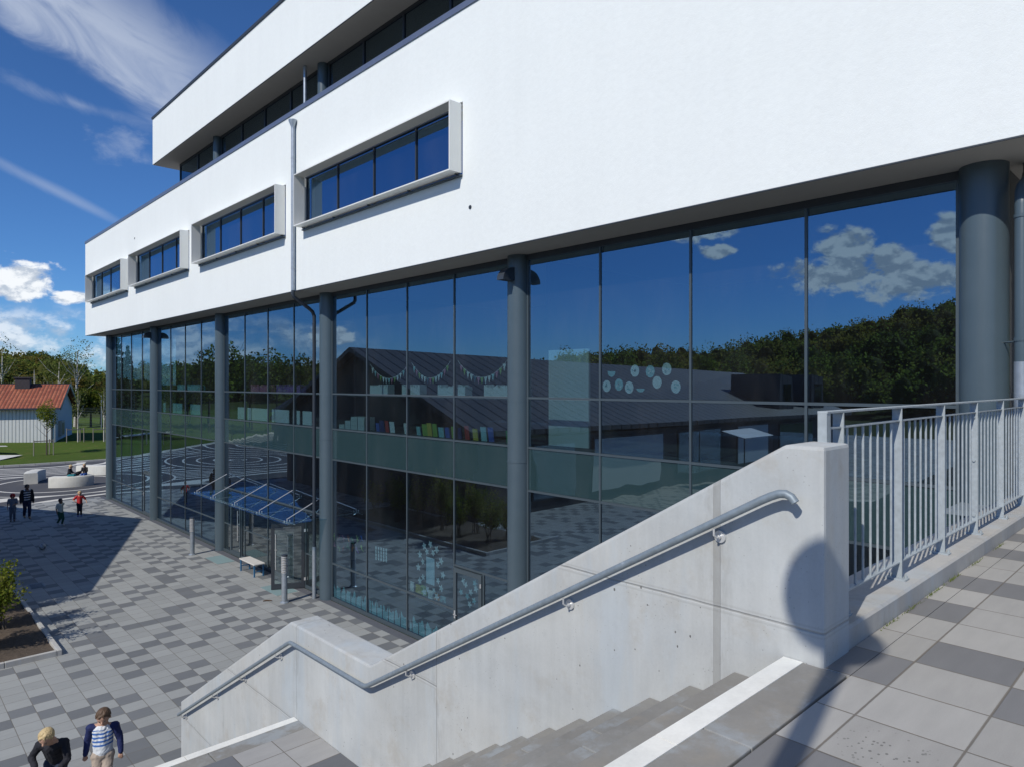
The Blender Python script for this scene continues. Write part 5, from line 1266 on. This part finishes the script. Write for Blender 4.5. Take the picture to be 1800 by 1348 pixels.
    for s_ in 'LR':
        capsule(t_, P('pelvis'), P('hi'+s_), .074*h, .069*h); capsule(t_, P('hi'+s_), P('kn'+s_), .062*h, .046*h); capsule(t_, P('kn'+s_), P('an'+s_)+Vector((0,0,.012*h)), .046*h, .034*h)
    fuse(t_, 'trousers', bottom, e_, vox, 2, .008 if hands else .004)
    # shirt
    s2 = MB(); ch_ = P('pelvis').lerp(P('neck'), .62)
    for dxx in (-.045, .045):
        capsule(s2, P('pelvis')+Vector((dxx*h*.8,0,.02*h)), P('pelvis').lerp(P('neck'), .8)+Vector((dxx*h,0,0)), .060*h, .060*h)
    capsule(s2, P('pelvis')+Vector((0,0,.02*h)), P('neck')-Vector((0,0,.05*h)), .084*h, .070*h); capsule(s2, P('shL')*(.62 if sleeves is not None else 1)+P('shR')*(.38 if sleeves is not None else 0), P('shR')*(.62 if sleeves is not None else 1)+P('shL')*(.38 if sleeves is not None else 0), .046*h, .046*h); capsule(s2, P('neck')-Vector((0,0,.05*h)), P('neck')-Vector((0,0,.015*h)), .055*h, .040*h)
    slv = MB() if sleeves is not None else s2
    for s_ in 'LR':
        if long_sleeve:
            capsule(slv, P('sh'+s_)*.42+P('neck')*.58-Vector((0,0,.030*h)), P('sh'+s_), .045*h, .046*h); capsule(slv, P('sh'+s_), P('el'+s_), .044*h, .036*h); capsule(slv, P('el'+s_), P('el'+s_).lerp(P('wr'+s_), .93), .037*h, .027*h)
        else: capsule(slv, P('sh'+s_), P('sh'+s_).lerp(P('el'+s_), .75), .047*h, .044*h)
    if sleeves is not None: fuse(slv, 'sleeves', sleeves, e_, vox*.8, 2, .007)
    fuse(s2, 'shirt' if not jacket else 'striped_top', top, e_, vox*.8, 2, .009 if hands else .004)
    if jacket is not None:
        j2 = MB()
        for s_, sx in (('L',-1),('R',1)):
            capsule(j2, P('sh'+s_), P('el'+s_), .052*h, .044*h); capsule(j2, P('el'+s_), P('el'+s_).lerp(P('wr'+s_), .92), .042*h, .033*h)
            capsule(j2, P('sh'+s_)*.8+P('neck')*.2+Vector((0,-.01*h,-.02*h)), P('pelvis')+Vector((sx*.075*h,-.012*h,0)), .052*h, .058*h)
            capsule(j2, P('sh'+s_)*.5+P('neck')*.5+Vector((0,-.03*h,-.02*h)), P('pelvis')+Vector((sx*.04*h,-.04*h,.02*h)), .05*h, .05*h)
        fuse(j2, 'cardigan', jacket, e_, vox*.9, 2)
    for s_ in 'LR':
        q = MB(); a = P('an'+s_); f = J.get('toe'+s_); tt = Vector(f)*h if f else a+Vector((0,.10*h,-.030*h))
        capsule(q, a-Vector((0,.012*h,.018*h)), tt, .030*h, .024*h); fuse(q, 'shoe', shoe, e_, vox*.8, 1)
    return e_
def stance(**kw):
    J = dict(head=(0,.01,.925), neck=(0,0,.83), pelvis=(0,0,.52), shL=(-.105,0,.80), shR=(.105,0,.80), elL=(-.145,-.02,.64), elR=(.145,-.02,.64), wrL=(-.15,.03,.49), wrR=(.15,.03,.49),
             hiL=(-.048,0,.49), hiR=(.048,0,.49), knL=(-.055,.02,.27), knR=(.055,.02,.27), anL=(-.055,0,.052), anR=(.055,0,.052)); J.update(kw); return J
HB = simple('hair_brown', (.10,.06,.035), .6, 0, .5, 60, .6); HBl = simple('hair_blond', (.55,.42,.22), .6, 0, .35, 60, .6); HBk = simple('hair_black', (.02,.017,.015), .6, 0, .4, 60, .6)
# facing towards the camera: rotate so +y points to the camera
def face(x_, y_, off=0): return math.atan2(-y_, -x_)-math.pi/2+R(off)
walk = dict(knL=(-.05,.09,.28), anL=(-.05,.06,.06), knR=(.05,.0,.27), anR=(.05,-.09,.075))
person((5.75,39.6), face(5.75,39.6,10), 1.63, 'woman walking in a black cardigan over a black and white striped top', stance(**walk, head=(0,.02,.925)), stripes_mat('bw_stripes', (.75,.75,.75), (.02,.02,.03), 9., .45), cloth('dark_jeans', (.02,.025,.06)), simple('tan_shoe', (.35,.22,.12)), HBk, skin='skind', jacket=cloth('black', (.012,.012,.016)), child=False, group='people on the plaza')
person((5.15,39.25), face(5.15,39.25), 1.27, 'child in grey clothes with a red headscarf walking beside the woman', stance(knL=(-.05,.05,.27), anL=(-.05,-.02,.055), elL=(-.13,.05,.64), wrL=(-.04,.13,.62)), cloth('grey_tee', (.20,.22,.27)), cloth('grey_blue', (.13,.16,.22)), simple('black_shoe', (.03,.03,.03)), simple('red_scarf', (.45,.03,.03), .8, 0, .2, 20), hood=True, group='people on the plaza')
person((6.57,36.6), face(6.57,36.6,35), 1.2, 'boy in a cream T-shirt and green trousers raising one hand', stance(knL=(-.05,.08,.27), anL=(-.05,.02,.055), knR=(.05,.05,.27), anR=(.05,-.09,.09), elL=(-.16,-.10,.76), wrL=(-.12,-.10,.92), pelvis=(0,.0,.50)), cloth('cream_tee', (.74,.72,.60)), cloth('green', (.015,.09,.06)), simple('white_shoe', (.7,.7,.7)), HBk, skin='skind', group='people on the plaza')
person((7.7,38.5), face(7.7,38.5), 1.2, 'blond boy in a red T-shirt running with elbows out', stance(elL=(-.21,-.02,.66), wrL=(-.24,.06,.56), elR=(.22,-.03,.67), wrR=(.12,.08,.58), knL=(-.045,.05,.27), knR=(.045,.02,.27)), cloth('red_tee', (.45,.03,.035)), cloth('black_trousers', (.02,.02,.03)), simple('blue_shoe', (.05,.07,.40)), HBl, group='people on the plaza')
sit = dict(pelvis=(0,0,.06), hiL=(-.05,.03,.045), hiR=(.05,.03,.045), knL=(-.06,.24,.06), knR=(.06,.24,.06), anL=(-.06,.27,-.16), anR=(.06,.27,-.16), neck=(0,.05,.37), head=(0,.09,.465), shL=(-.10,.05,.34), shR=(.10,.05,.34), elL=(-.13,.08,.19), elR=(.13,.08,.19), wrL=(-.07,.20,.16), wrR=(.07,.20,.16))
person((9.42,50.0), -R(125), 1.3, 'child in a dark jacket and teal trousers sitting on the concrete seat', dict(sit), cloth('dark_jacket', (.015,.018,.025)), cloth('teal_trousers', (.02,.20,.24)), simple('grey_shoe', (.2,.25,.2)), HBl, long_sleeve=True, zbase=.66, group='children sitting on the concrete seat')
person((10.32,50.1), R(145), 1.3, 'long haired child in a black top and blue jeans sitting on the seat end', dict(sit), cloth('black', (.012,.012,.016)), cloth('blue_jeans', (.05,.12,.38)), simple('pink_shoe', (.6,.05,.25)), HBl, long_sleeve=True, hair_long=True, zbase=.66, group='children sitting on the concrete seat')
bgm = MB(); capsule(bgm, (0,0,.13), (.16,.03,.20), .13, .09); capsule(bgm, (-.15,0,.08), (-.02,.02,.12), .07, .10)
bo = fuse(bgm, 'school_bag', cloth('black', (.012,.012,.016)), None, .02, 2); bo.location = (9.9, 50.02, .66); tag(bo, 'black bag lying on the concrete seat between the two children', 'bag')

# two boys at the foot of the stairs
navy = cloth('navy_sleeve', (.012,.022,.10))
J1 = stance(head=(-.01,.055,.925), elL=(-.165,-.01,.63), wrL=(-.175,.03,.485), elR=(.150,-.05,.65), wrR=(.17,-.03,.50), knL=(-.05,.07,.28), anL=(-.05,.09,.055), knR=(.05,.05,.28), anR=(.05,-.08,.07))
J1['shL'] = (-.118,.0,.785); J1['shR'] = (.118,-.01,.80)
person((2.71,12.0), face(2.71,12.0,-6), 1.40, 'brown haired boy in a blue and white striped shirt with navy sleeves', J1, stripes_mat('blue_white_stripes', (.68,.72,.76), (.05,.16,.48), 17., .52, .83, 1.10), cloth('beige_trousers', (.42,.35,.29)), simple('grey_shoe', (.2,.25,.2)), HB, vox=.010, long_sleeve=True, sleeves=navy, hands=True, head_tilt=(.10,-.42), group='boys at the foot of the stairs')
J2 = stance(pelvis=(0,-.10,.46), hiL=(-.05,-.08,.44), hiR=(.05,-.08,.44), knL=(-.06,.08,.27), knR=(.06,.02,.26), neck=(0,.09,.745), head=(.02,.195,.845), shL=(-.115,.07,.71), shR=(.115,.05,.72), elL=(-.15,.12,.55), wrL=(-.07,.24,.48), elR=(.20,.02,.585), wrR=(.105,.20,.50), anR=(.05,-.12,.06))
person((2.12,12.25), face(2.12,12.25,-14), 1.42, 'blond boy in a black hooded jacket leaning forward over a ball', J2, cloth('black_hoodie', (.012,.013,.020)), cloth('dark_blue', (.02,.03,.06)), simple('grey_shoe', (.2,.25,.2)), HBl, vox=.010, long_sleeve=True, hands=True, head_tilt=(.25,-.5), group='boys at the foot of the stairs')
fa = face(2.12,12.25,-14); fy_ = Vector((-math.sin(fa), math.cos(fa), 0)); fx2 = Vector((math.cos(fa), math.sin(fa), 0))
bpz = Vector((2.12,12.25,0))+fy_*(.29*1.42)+fx2*(.01*1.42)
o = MB().sphere((0,0,0), .11, 28, 18).build('ball', ballmat('white_teal_ball', (.68,.68,.64), (.02,.28,.36)), smooth=True); o.location = (bpz.x, bpz.y, .66)
tag(o, 'white and teal ball held by the leaning blond boy', 'ball')
